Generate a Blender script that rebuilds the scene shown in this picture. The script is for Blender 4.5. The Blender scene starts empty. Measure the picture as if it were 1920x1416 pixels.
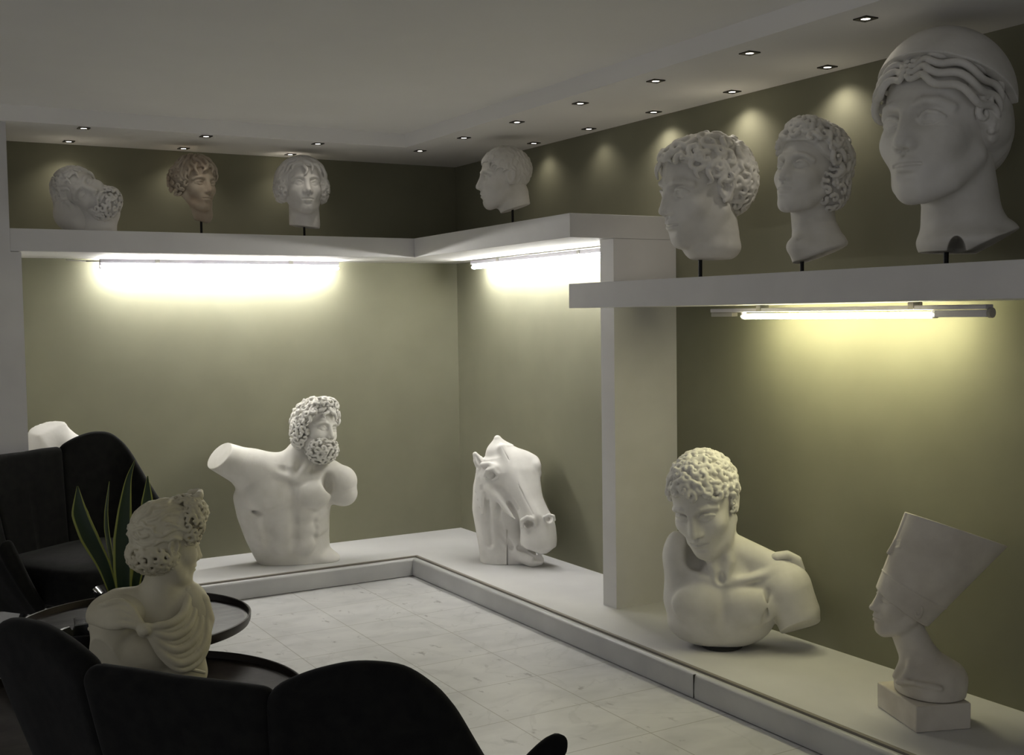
import bpy, math, random
import numpy as np
from mathutils import Vector, Matrix
sc = bpy.context.scene
COL = sc.collection
PI = math.pi
# ------------------------------------------------------------------ camera, world, exposure
cam_d = bpy.data.cameras.new('camera'); cam = bpy.data.objects.new('camera', cam_d); COL.objects.link(cam)
YAW, PITCH, ROLL, FPX = 0.5305, 0.0552, -0.0139, 2148.945
CAM = np.array([-3.4718, -6.6055, 1.5])
cw = np.array([math.sin(YAW)*math.cos(PITCH), math.cos(YAW)*math.cos(PITCH), -math.sin(PITCH)])
cr0 = np.array([math.cos(YAW), -math.sin(YAW), 0.0]); cu0 = np.cross(cr0, cw)
cr = math.cos(ROLL)*cr0 + math.sin(ROLL)*cu0; cu = -math.sin(ROLL)*cr0 + math.cos(ROLL)*cu0
cam.matrix_world = Matrix(((cr[0], cu[0], -cw[0], CAM[0]), (cr[1], cu[1], -cw[1], CAM[1]), (cr[2], cu[2], -cw[2], CAM[2]), (0, 0, 0, 1)))
cam_d.sensor_fit = 'HORIZONTAL'; cam_d.sensor_width = 36.0; cam_d.lens = 36.0*FPX/1920.0
cam_d.clip_start = 0.05; cam_d.clip_end = 100
sc.camera = cam
wd = bpy.data.worlds.new('world'); sc.world = wd; wd.use_nodes = True
wd.node_tree.nodes['Background'].inputs[0].default_value = (0.95, 0.95, 1.0, 1)
wd.node_tree.nodes['Background'].inputs[1].default_value = 0.40
vs = sc.view_settings
vs.view_transform = 'Standard'; vs.look = 'None'; vs.exposure = 0.0; vs.gamma = 1.0; vs.use_curve_mapping = False
TUBE_W = (152.0, 124.0, 74.0)      # tube emission strengths: back, right, lower
SPOT_W = 1.6

# ------------------------------------------------------------------ materials
def mat(name, color=(.8,.8,.8), rough=.6, metal=0.0, emit=None, es=0.0, spec=.5, trans=0.0, ior=1.45, build=None):
    m = bpy.data.materials.new(name); m.use_nodes = True
    nt = m.node_tree; b = nt.nodes['Principled BSDF']
    b.inputs['Base Color'].default_value = (*color, 1); b.inputs['Roughness'].default_value = rough
    b.inputs['Metallic'].default_value = metal; b.inputs['Specular IOR Level'].default_value = spec
    b.inputs['IOR'].default_value = ior; b.inputs['Transmission Weight'].default_value = trans
    if emit: b.inputs['Emission Color'].default_value = (*emit, 1); b.inputs['Emission Strength'].default_value = es
    if build: build(nt, b)
    return m
def noise_mix(nt, b, c1, c2, scale, detail=4, lo=.35, hi=.65, coord='Object', vec=None, dist=0.0):
    tc = nt.nodes.new('ShaderNodeTexCoord'); n = nt.nodes.new('ShaderNodeTexNoise')
    n.inputs['Scale'].default_value = scale; n.inputs['Detail'].default_value = detail; n.inputs['Distortion'].default_value = dist
    if vec:
        mp = nt.nodes.new('ShaderNodeMapping'); mp.inputs['Scale'].default_value = vec
        nt.links.new(tc.outputs[coord], mp.inputs[0]); nt.links.new(mp.outputs[0], n.inputs['Vector'])
    else: nt.links.new(tc.outputs[coord], n.inputs['Vector'])
    r = nt.nodes.new('ShaderNodeValToRGB'); r.color_ramp.elements[0].position = lo; r.color_ramp.elements[1].position = hi
    r.color_ramp.elements[0].color = (*c1, 1); r.color_ramp.elements[1].color = (*c2, 1)
    nt.links.new(n.outputs['Fac'], r.inputs[0]); nt.links.new(r.outputs[0], b.inputs['Base Color'])
    return tc, n, r
def bump(nt, b, scale, strength, dist=.001, detail=3, coord='Object'):
    tc = nt.nodes.new('ShaderNodeTexCoord'); n = nt.nodes.new('ShaderNodeTexNoise'); n.inputs['Scale'].default_value = scale
    n.inputs['Detail'].default_value = detail
    bp = nt.nodes.new('ShaderNodeBump'); bp.inputs['Strength'].default_value = strength; bp.inputs['Distance'].default_value = dist
    nt.links.new(tc.outputs[coord], n.inputs['Vector']); nt.links.new(n.outputs['Fac'], bp.inputs['Height']); nt.links.new(bp.outputs[0], b.inputs['Normal'])
def plaster_mat(name, c1, c2, rough=.75):
    def f(nt, b): noise_mix(nt, b, c1, c2, 7, 6, .3, .6); bump(nt, b, 60, .25, .002, 5)
    return mat(name, rough=rough, spec=.25, build=f)
M = {}
M['plaster'] = plaster_mat('white_plaster', (.62,.60,.54), (.74,.72,.67))
M['plaster_white'] = plaster_mat('bright_plaster', (.72,.70,.66), (.84,.82,.78))
M['plaster_pink'] = plaster_mat('warm_plaster', (.50,.46,.39), (.64,.60,.52))
M['stone_yellow'] = plaster_mat('yellowed_plaster', (.50,.46,.33), (.64,.60,.45), .6)
M['terracotta'] = plaster_mat('tinted_plaster', (.36,.28,.205), (.50,.44,.35))
def wf(nt, b): noise_mix(nt, b, (.208,.203,.141), (.227,.222,.155), 3, 3); bump(nt, b, 220, .15, .001)
M['wall'] = mat('olive_wall_paint', rough=.8, spec=.2, build=wf)
def cf(nt, b): noise_mix(nt, b, (.84,.825,.79), (.88,.865,.83), 1.2, 3); bump(nt, b, 150, .1, .001)
M['ceil'] = mat('ceiling_paint', rough=.9, spec=.1, build=cf)
M['white'] = mat('white_shelf_paint', rough=.7, spec=.25, build=lambda nt, b: (noise_mix(nt, b, (.59,.58,.565), (.63,.62,.605), 4, 3), bump(nt, b, 200, .1, .001)))
M['plinth'] = mat('plinth_paint', rough=.6, spec=.3, build=lambda nt, b: (noise_mix(nt, b, (.56,.555,.55), (.61,.605,.60), 2.5, 4), bump(nt, b, 120, .1, .001)))
M['strip'] = mat('grey_strip', (.22,.20,.17), .6)
M['marble_edge'] = mat('marble_edge', rough=.35, build=lambda nt, b: noise_mix(nt, b, (.40,.40,.40), (.52,.52,.51), 3, 8, .3, .7))
M['dark_gap'] = mat('dark_joint', (.03,.03,.025), .9)
def floor_f(nt, b):
    tc, n, r = noise_mix(nt, b, (.50,.50,.50), (.60,.597,.593), 4.5, 8, .3, .6, vec=(1,1.6,1), dist=.6)
    L = nt.links; N = nt.nodes
    # dark veins / blotches
    mp = N.new('ShaderNodeMapping'); mp.inputs['Scale'].default_value = (9, 5, 1); mp.inputs['Rotation'].default_value = (0,0,.5)
    L.new(tc.outputs['Object'], mp.inputs[0])
    v = N.new('ShaderNodeTexNoise'); v.inputs['Scale'].default_value = 1.6; v.inputs['Detail'].default_value = 6; v.inputs['Roughness'].default_value = .6
    L.new(mp.outputs[0], v.inputs['Vector'])
    vr = N.new('ShaderNodeValToRGB'); vr.color_ramp.elements[0].position = .625; vr.color_ramp.elements[1].position = .70
    vr.color_ramp.elements[0].color = (0,0,0,1); vr.color_ramp.elements[1].color = (1,1,1,1)
    L.new(v.outputs['Fac'], vr.inputs[0])
    mx = N.new('ShaderNodeMix'); mx.data_type = 'RGBA'; mx.inputs[7].default_value = (.23,.22,.22,1)
    ml = N.new('ShaderNodeMath'); ml.operation = 'MULTIPLY'; ml.inputs[1].default_value = .75
    L.new(vr.outputs[0], ml.inputs[0]); L.new(ml.outputs[0], mx.inputs[0]); L.new(r.outputs[0], mx.inputs[6])
    # thin grey veins
    w = N.new('ShaderNodeTexNoise'); w.inputs['Scale'].default_value = 2.2; w.inputs['Detail'].default_value = 7; w.inputs['Distortion'].default_value = 1.2
    L.new(tc.outputs['Object'], w.inputs['Vector'])
    ab = N.new('ShaderNodeMath'); ab.operation = 'SUBTRACT'; ab.inputs[1].default_value = .5; L.new(w.outputs['Fac'], ab.inputs[0])
    ab2 = N.new('ShaderNodeMath'); ab2.operation = 'ABSOLUTE'; L.new(ab.outputs[0], ab2.inputs[0])
    wr = N.new('ShaderNodeValToRGB'); wr.color_ramp.elements[0].position = 0; wr.color_ramp.elements[1].position = .02
    wr.color_ramp.elements[0].color = (.3,.3,.3,1); wr.color_ramp.elements[1].color = (0,0,0,1); L.new(ab2.outputs[0], wr.inputs[0])
    mx2 = N.new('ShaderNodeMix'); mx2.data_type = 'RGBA'; mx2.inputs[7].default_value = (.38,.38,.38,1)
    L.new(wr.outputs[0], mx2.inputs[0]); L.new(mx.outputs[2], mx2.inputs[6])
    # joints: grid .37 x .385
    sp = N.new('ShaderNodeSeparateXYZ'); L.new(tc.outputs['Object'], sp.inputs[0])
    def grid(out, off, per, wd_):
        a = N.new('ShaderNodeMath'); a.operation = 'ADD'; a.inputs[1].default_value = off; L.new(out, a.inputs[0])
        d = N.new('ShaderNodeMath'); d.operation = 'DIVIDE'; d.inputs[1].default_value = per; L.new(a.outputs[0], d.inputs[0])
        f = N.new('ShaderNodeMath'); f.operation = 'FRACT'; L.new(d.outputs[0], f.inputs[0])
        g = N.new('ShaderNodeMath'); g.operation = 'LESS_THAN'; g.inputs[1].default_value = wd_/per; L.new(f.outputs[0], g.inputs[0])
        return g
    gx = grid(sp.outputs[0], 1.03+37, .37, .0036); gy = grid(sp.outputs[1], .69+38.5, .385, .0036)
    mm = N.new('ShaderNodeMath'); mm.operation = 'MAXIMUM'; L.new(gx.outputs[0], mm.inputs[0]); L.new(gy.outputs[0], mm.inputs[1])
    mx3 = N.new('ShaderNodeMix'); mx3.data_type = 'RGBA'; mx3.inputs[7].default_value = (.30,.29,.26,1)
    L.new(mm.outputs[0], mx3.inputs[0]); L.new(mx2.outputs[2], mx3.inputs[6])
    L.new(mx3.outputs[2], b.inputs['Base Color'])
M['floor'] = mat('marble_tiles', rough=.32, spec=.45, build=floor_f)
M['black_metal'] = mat('black_metal', (.012,.012,.012), .45, .6)
M['fixture'] = mat('fixture_enamel', (.62,.60,.66), .45)
M['fixture_dark'] = mat('fixture_end_plastic', (.42,.40,.37), .6)
M['tube_cool'] = mat('lit_tube', (1,1,1), .5, emit=(1.0,.985,.95), es=TUBE_W[0])
M['tube_cool2'] = mat('lit_tube_side', (1,1,1), .5, emit=(1.0,.985,.95), es=TUBE_W[1])
M['tube_warm'] = mat('lit_tube_warm', (1,1,1), .5, emit=(1.0,.95,.60), es=TUBE_W[2])
M['lamp_face'] = mat('downlight_lens', (1,1,1), .5, emit=(1.0,.93,.85), es=9.0)
M['trim_metal'] = mat('downlight_trim', (.05,.045,.035), .4, .7)
def velvet(nt, b): noise_mix(nt, b, (.008,.008,.008), (.012,.012,.011), 30, 4); bump(nt, b, 400, .3, .001)
M['velvet'] = mat('black_upholstery', rough=.95, spec=.1, build=velvet)
M['velvet'].node_tree.nodes['Principled BSDF'].inputs['Sheen Weight'].default_value = .05
M['velvet'].node_tree.nodes['Principled BSDF'].inputs['Sheen Roughness'].default_value = .45
def tray(nt, b):
    noise_mix(nt, b, (.012,.011,.011), (.050,.046,.048), 5, 7, .35, .7, vec=(1.2,5,1), dist=.5)
    bump(nt, b, 40, .3, .002)
M['tray'] = mat('tray_patina', rough=.38, metal=0.0, spec=.16, build=tray)
M['tray_brown'] = mat('tray_brown', rough=.55, spec=.07, build=lambda nt, b: (noise_mix(nt, b, (.016,.013,.012), (.045,.038,.034), 6, 7, .35, .7), bump(nt, b, 40, .3, .002)))
M['tray_rim'] = mat('tray_rim', (.02,.014,.010), .4, .3)
M['table_leg'] = mat('table_leg_metal', (.015,.014,.013), .45, .5)
M['pot'] = mat('black_glazed_pot', (.006,.006,.006), .12)
M['ash'] = mat('black_ashtray_glass', (.003,.003,.003), .35)
M['glass'] = mat('clear_glass', (1,1,1), .03, trans=1.0, ior=1.45)
M['soil'] = mat('potting_soil', (.02,.014,.01), .95)
def leaf(nt, b):
    uv = nt.nodes.new('ShaderNodeUVMap'); sp = nt.nodes.new('ShaderNodeSeparateXYZ'); nt.links.new(uv.outputs[0], sp.inputs[0])
    r = nt.nodes.new('ShaderNodeValToRGB'); e = r.color_ramp.elements
    e[0].position = 0; e[0].color = (.30,.32,.07,1); e[1].position = .11; e[1].color = (.24,.27,.06,1)
    x = e.new(.15); x.color = (.012,.03,.012,1); x = e.new(.85); x.color = (.012,.03,.012,1)
    x = e.new(.89); x.color = (.24,.27,.06,1); x = e.new(1); x.color = (.30,.32,.07,1)
    nt.links.new(sp.outputs[0], r.inputs[0]); nt.links.new(r.outputs[0], b.inputs['Base Color'])
M['leaf'] = mat('snake_plant_leaf', rough=.4, build=leaf)

# ------------------------------------------------------------------ object helpers
def empty(name, label, cat, loc=(0,0,0), rz=0.0, group=None):
    o = bpy.data.objects.new(name, None); COL.objects.link(o); o.empty_display_size = .1
    o.location = loc; o.rotation_euler = (0,0,rz); o['label'] = label; o['category'] = cat
    if group: o['group'] = group
    return o
def tag(o, label, cat, group=None):
    o['label'] = label; o['category'] = cat
    if group: o['group'] = group
    return o
def mesh_obj(name, V, F, m, parent=None, smooth=True, uv=None, angle=None):
    me = bpy.data.meshes.new(name)
    V = np.asarray(V, dtype=np.float32)
    if isinstance(F, np.ndarray) and F.ndim == 2:
        k = F.shape[1]
        me.vertices.add(len(V)); me.vertices.foreach_set('co', V.ravel())
        me.loops.add(F.size); me.loops.foreach_set('vertex_index', F.astype(np.int32).ravel())
        me.polygons.add(len(F)); me.polygons.foreach_set('loop_start', np.arange(0, F.size, k, dtype=np.int32))
        me.update(calc_edges=True)
    else: me.from_pydata([tuple(map(float, v)) for v in V], [], [tuple(map(int, f)) for f in F])
    if uv is not None:
        ul = me.uv_layers.new(name='UVMap')
        for lp in me.loops: ul.data[lp.index].uv = uv[lp.vertex_index]
    me.polygons.foreach_set('use_smooth', [smooth]*len(me.polygons))
    if smooth and angle: 
        try: me.set_sharp_from_angle(angle=angle)
        except Exception: pass
    me.materials.append(m); me.update()
    o = bpy.data.objects.new(name, me); COL.objects.link(o)
    if parent: o.parent = parent
    return o
class MB:
    def __init__(s): s.V = []; s.F = []
    def box(s, a, b, bev=0):
        x0,y0,z0 = [min(a[i],b[i]) for i in range(3)]; x1,y1,z1 = [max(a[i],b[i]) for i in range(3)]
        k = len(s.V); s.V += [(x0,y0,z0),(x1,y0,z0),(x1,y1,z0),(x0,y1,z0),(x0,y0,z1),(x1,y0,z1),(x1,y1,z1),(x0,y1,z1)]
        s.F += [tuple(k+i for i in f) for f in ((0,3,2,1),(4,5,6,7),(0,1,5,4),(1,2,6,5),(2,3,7,6),(3,0,4,7))]; return s
    def tube(s, a, b, ra, rb=None, n=20):
        rb = ra if rb is None else rb
        a = np.array(a, float); b = np.array(b, float); d = b-a; d /= np.linalg.norm(d)
        u = np.cross(d, (0,0,1) if abs(d[2]) < .9 else (1,0,0)); u /= np.linalg.norm(u); v = np.cross(d, u)
        k = len(s.V)
        for p, r in ((a, ra), (b, rb)):
            for i in range(n):
                t = 2*PI*i/n; s.V.append(tuple(p + r*(math.cos(t)*u + math.sin(t)*v)))
        for i in range(n):
            j = (i+1) % n; s.F.append((k+i, k+j, k+n+j, k+n+i))
        s.F.append(tuple(k+i for i in range(n))[::-1]); s.F.append(tuple(k+n+i for i in range(n))); return s
    def lathe(s, prof, n=48, c=(0,0,0)):
        k = len(s.V); m = len(prof)
        for (r, z) in prof:
            for i in range(n):
                t = 2*PI*i/n; s.V.append((c[0]+r*math.cos(t), c[1]+r*math.sin(t), c[2]+z))
        for q in range(m-1):
            for i in range(n):
                j = (i+1) % n; s.F.append((k+q*n+i, k+q*n+j, k+(q+1)*n+j, k+(q+1)*n+i))
        return s
    def prism(s, poly, z0, z1):
        k = len(s.V); n = len(poly)
        s.V += [(x,y,z0) for x,y in poly] + [(x,y,z1) for x,y in poly]
        s.F.append(tuple(range(k+n-1, k-1, -1))); s.F.append(tuple(range(k+n, k+2*n)))
        for i in range(n): j = (i+1) % n; s.F.append((k+i, k+j, k+n+j, k+n+i))
        return s
    def make(s, name, m, parent=None, smooth=False, bevel=0, angle=None):
        o = mesh_obj(name, s.V, s.F, m, parent, smooth, angle=angle)
        if bevel:
            md = o.modifiers.new('bevel', 'BEVEL'); md.width = bevel; md.segments = 3; md.limit_method = 'ANGLE'
        return o
def struct(name, mb, m, bevel=0):
    o = mb.make(name, m, bevel=bevel); o['kind'] = 'structure'; return o

# ------------------------------------------------------------------ room shell
ZC, ZP = 2.45, 0.107           # ceiling border height, plinth height
S1T, S1B, S2T, S2B = 1.941, 1.832, 1.632, 1.5235
struct('floor', MB().box((-7,-9,-.1),(0.2,.2,0)), M['floor'])
struct('wall_back', MB().box((-7,0,0),(0.15,.15,2.7)), M['wall'])
struct('wall_right', MB().box((0,-9,0),(.15,0,2.7)), M['wall'])
struct('ceiling', MB().box((-7,-9,2.526),(0,0,2.6)), M['ceil'])
# lowered border that runs round the raised centre of the ceiling
o = struct('trim_1', MB().prism([(0,0),(-7,0),(-7,-.662),(-.662,-.662),(-.662,-9),(0,-9)][::-1], ZC, 2.53), M['ceil'])
# pier at the left end of the niche (set back a little above the shelf)
struct('wall_left', MB().prism([(-3.35,0),(-3.35,-.632),(-2.697,-.632),(-2.697,-.45),(-2.72,-.45),(-2.72,0)], 0, S1B).prism([(-3.35,0),(-3.35,-.632),(-2.745,-.632),(-2.745,0)], S1B, ZC), M['white'])
# partition between the niches
struct('wall_partition', MB().box((-.366,-2.254,ZP),(0,-2.146,S1B+.011)), M['white'])

# plinth: L-shaped display step
pl = MB().prism([(0,0),(-7,0),(-7,-.618),(-.618,-.618),(-.618,-9),(0,-9)][::-1], 0, ZP)
o = pl.make('trim_2', M['plinth'], bevel=.003); o['kind'] = 'structure'
# strip, joint and rounded marble edge in front of the plinth, per run
def edge_run(name, label, axis):
    root = bpy.data.objects.new(name, None); COL.objects.link(root); root['kind'] = 'structure'
    prof = [(.618,.0),(.618,.1065),(.628,.1065),(.628,.0)]
    def run(prof, nm, m, a, b, sm=False):
        V = []; F = []
        n = len(prof)
        for e in (0, 1):
            for (d, z) in prof:
                L = (a, b)[e]
                if axis == 'x': V.append((-d if e == 0 else L, -d, z))
                else: V.append((-d, -d if e == 0 else L, z))
        for i in range(n):
            j = (i+1) % n; F.append((i, j, n+j, n+i) if axis == 'x' else (j, i, n+i, n+j))
        F.append(tuple(range(n)) if axis == 'y' else tuple(range(n))[::-1]); F.append(tuple(range(n, 2*n))[::-1] if axis == 'y' else tuple(range(n, 2*n)))
        o = mesh_obj(nm, V, F, m, root, sm, angle=.6); return o
    end = -7 if axis == 'x' else -9
    run([(.618,.0),(.618,.107),(.632,.106),(.632,.0)], 'top_strip', M['strip'], 0, end)
    run([(.632,.0),(.632,.094),(.635,.094),(.635,.0)], 'shadow_joint', M['dark_gap'], 0, end)
    rp = [(.635,.004),(.635,.098)]
    for i in range(9):
        t = PI/2*i/8; rp.append((.651 + .018*math.sin(t), .084+.018*math.cos(t)))
    rp += [(.672,.06),(.673,.03),(.671,.004)]
    if axis == 'x': run(rp, 'marble_baseboard', M['marble_edge'], 0, end, True)
    else:
        run(rp, 'marble_baseboard', M['marble_edge'], 0, end, True)
        j = MB()
        j.box((-.6745,-3.192,.006),(-.64,-3.189,.098)); j.make('board_joint', M['dark_gap'], root)
    return root
edge_run('baseboard_back', '', 'x')
edge_run('baseboard_right', '', 'y')

# upper shelf: L-shaped slab round the corner, lower shelf along the right wall
d1, d2, ye = .632, .605, 2.254
poly = [(0,0),(-2.745,0),(-2.745,-d1),(-d2,-d1),(-d2,-ye),(0,-ye)][::-1]
o = MB().prism(poly, S1B, S1T).make('corner_shelf', M['white'], bevel=.002)
for v in o.data.vertices:
    if v.co.y < -1.5: v.co.z += .012
    if v.co.x < -2: v.co.z += .004
tag(o, 'thick white L-shaped upper shelf wrapping around the room corner', 'shelf')
o = MB().box((-.645,-9,S2B),(0,-2.30,S2T)).make('wall_shelf', M['white'], bevel=.002)
tag(o, 'thick white lower shelf on the right wall, in front of the partition', 'shelf')

# ------------------------------------------------------------------ ceiling downlights
def make_downlight():
    r = empty('downlight', '', 'downlight', group='square recessed downlights in the ceiling border')
    m = MB(); s = .028; k = 0
    # square plate with a round opening
    n = 32; V = []; F = []
    for i in range(n):
        t = 2*PI*i/n; c, q = math.cos(t), math.sin(t); f = s/max(abs(c), abs(q))
        V += [(c*f, q*f, 0), (c*f, q*f, -.004), (c*.0165, q*.0165, -.004), (c*.0145, q*.0145, 0.0)]
    for i in range(n):
        j = (i+1) % n
        for a in range(3): F.append((4*i+a, 4*j+a, 4*j+a+1, 4*i+a+1))
    mesh_obj('bezel', V, F, M['trim_metal'], r, False)
    l = MB().lathe([(0.0001,-.002),(.0150,-.002),(.0150,.0),(0.0001,0)], 24).make('lens', M['lamp_face'], r)
    return r
spots = [(-2.385,-.60),(-1.778,-.60),(-1.163,-.60),(-.537,-.59),(-.537,-1.128),(-.537,-1.686),(-.537,-2.247),(-.537,-2.802),(-.537,-3.365),(-.537,-3.918),
         (-2.377,-.125),(-1.772,-.125),(-1.157,-.140),(-.095,-1.125),(-.095,-1.667),(-.095,-2.212),(-.095,-2.766),(-.095,-3.320),(-.095,-3.886)]
spot_lab = ['front-row downlight near the back wall, farthest left, close to the pier',
 'front-row downlight near the back wall, above and in front of the tinted head',
 'front-row downlight near the back wall, in front of the curly bobbed head',
 'lone downlight at the turn of the ceiling border, left of the short-haired head',
 'room-side downlight along the right wall, just above the short-haired head',
 'room-side downlight along the right wall, second out from the short-haired head',
 'room-side downlight along the right wall, above the end of the corner shelf',
 'room-side downlight along the right wall, left of and above the curly downcast head',
 'room-side downlight along the right wall, above and left of the tall curly head',
 'room-side downlight along the right wall, nearest the camera, by the giant diadem head',
 'wall-side downlight above the tilted bearded head',
 'wall-side downlight just left of the tinted head',
 'wall-side downlight just left of the bobbed white head',
 'wall-side downlight directly behind the short-haired head in the corner',
 'wall-side downlight on the right, next after the one behind the short-haired head',
 'wall-side downlight left of the curly downcast head',
 'wall-side downlight above the curly downcast head',
 'wall-side downlight between the downcast head and the giant diadem head',
 'wall-side downlight touching the top of the giant diadem head']
scal = {10:1.6, 11:1.2, 12:1.1, 13:1.0, 14:.8, 15:3.0, 16:3.2, 17:3.0, 18:.15, 1:.6, 2:.5}
dl = make_downlight()
for i, (x, y) in enumerate(spots):
    if i == 0: r = dl
    else:
        r = dl.copy(); COL.objects.link(r)
        for ch in list(dl.children):
            c = ch.copy(); COL.objects.link(c); c.parent = r
    r.location = (x, y, ZC - .0005); r['label'] = spot_lab[i]
    ld = bpy.data.lights.new('downlight_beam', 'SPOT'); ld.energy = SPOT_W*(scal.get(i, .10)); ld.spot_size = math.radians(128); ld.spot_blend = .9
    ld.color = (1.0, .93, .82); ld.shadow_soft_size = .02
    lo = bpy.data.objects.new('downlight_beam', ld); COL.objects.link(lo); lo.location = (0, 0, -.012); lo.parent = r

# ------------------------------------------------------------------ fluorescent fixtures
def batten(name, label, a, b, tube_m, tube=(0,1), body_h=.022, tz=.018, offs=(0,0,0)):
    a = np.array(a, float); b = np.array(b, float); L = np.linalg.norm(b-a); root = empty(name, label, 'fluorescent lamp', tuple(a), math.atan2(b[1]-a[1], b[0]-a[0]))
    m = MB().box((0,-.02,0),(L,.02,body_h)); m.make('housing', M['fixture'], root, bevel=.003)
    t0, t1 = tube[0]*L, tube[1]*L
    MB().tube((t0,0,-tz),(t1,0,-tz),.011,n=24).make('tube', tube_m, root, smooth=True, angle=.6)
    if tube[0] > .01:
        MB().box((t1+.004,-.018,-.026),(L,.018,-.0015)).make('ballast_box', M['fixture'], root, bevel=.004)
        MB().box((0,-.016,-.018),(t0-.05,.016,-.0015)).make('end_box', M['fixture_dark'], root, bevel=.003)
        MB().tube((L,0,-.012),(L+.012,0,-.012),.017,n=20).make('end_cap', M['fixture_dark'], root, smooth=True, angle=.6)
    for f in ((t0+.004), (t1-.004)):
        s = 1 if f < L/2 else -1
        MB().box((f-.006,-.010,-tz-.011),(f+.006,.010,-.001)).make('lamp_holder', M['fixture'], root, bevel=.002)
    for f in (.22, .78):
        MB().box((L*f-.012,-.024,body_h*.2),(L*f+.012,.024,body_h+.0005+offs[2])).make('mounting_clip', M['fixture_dark'], root)
    return root
batten('fluorescent_lamp', 'long lit fluorescent tube under the upper shelf on the back wall', (-2.235,-.10,1.808), (-.86,-.10,1.808), M['tube_cool'])
batten('fluorescent_lamp.001', 'lit fluorescent tube under the upper shelf on the right wall, ending at the partition', (-.10,-.405,1.808), (-.10,-1.93,1.808), M['tube_cool2'])
batten('fluorescent_lamp.002', 'warm yellowish lit tube under the lower shelf on the right wall', (-.19,-2.75,1.495), (-.19,-4.135,1.495), M['tube_warm'], (.135,.845), body_h=.016, offs=(0,0,.014))
m = MB().tube((-2.40,-.05,1.826),(-2.30,-.07,1.819),.004).tube((-2.30,-.07,1.819),(-2.235,-.10,1.818),.004)
tag(m.make('lamp_cable', M['fixture_dark'], smooth=True), 'short cable hanging under the upper shelf left of the back tube', 'cable')

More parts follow.
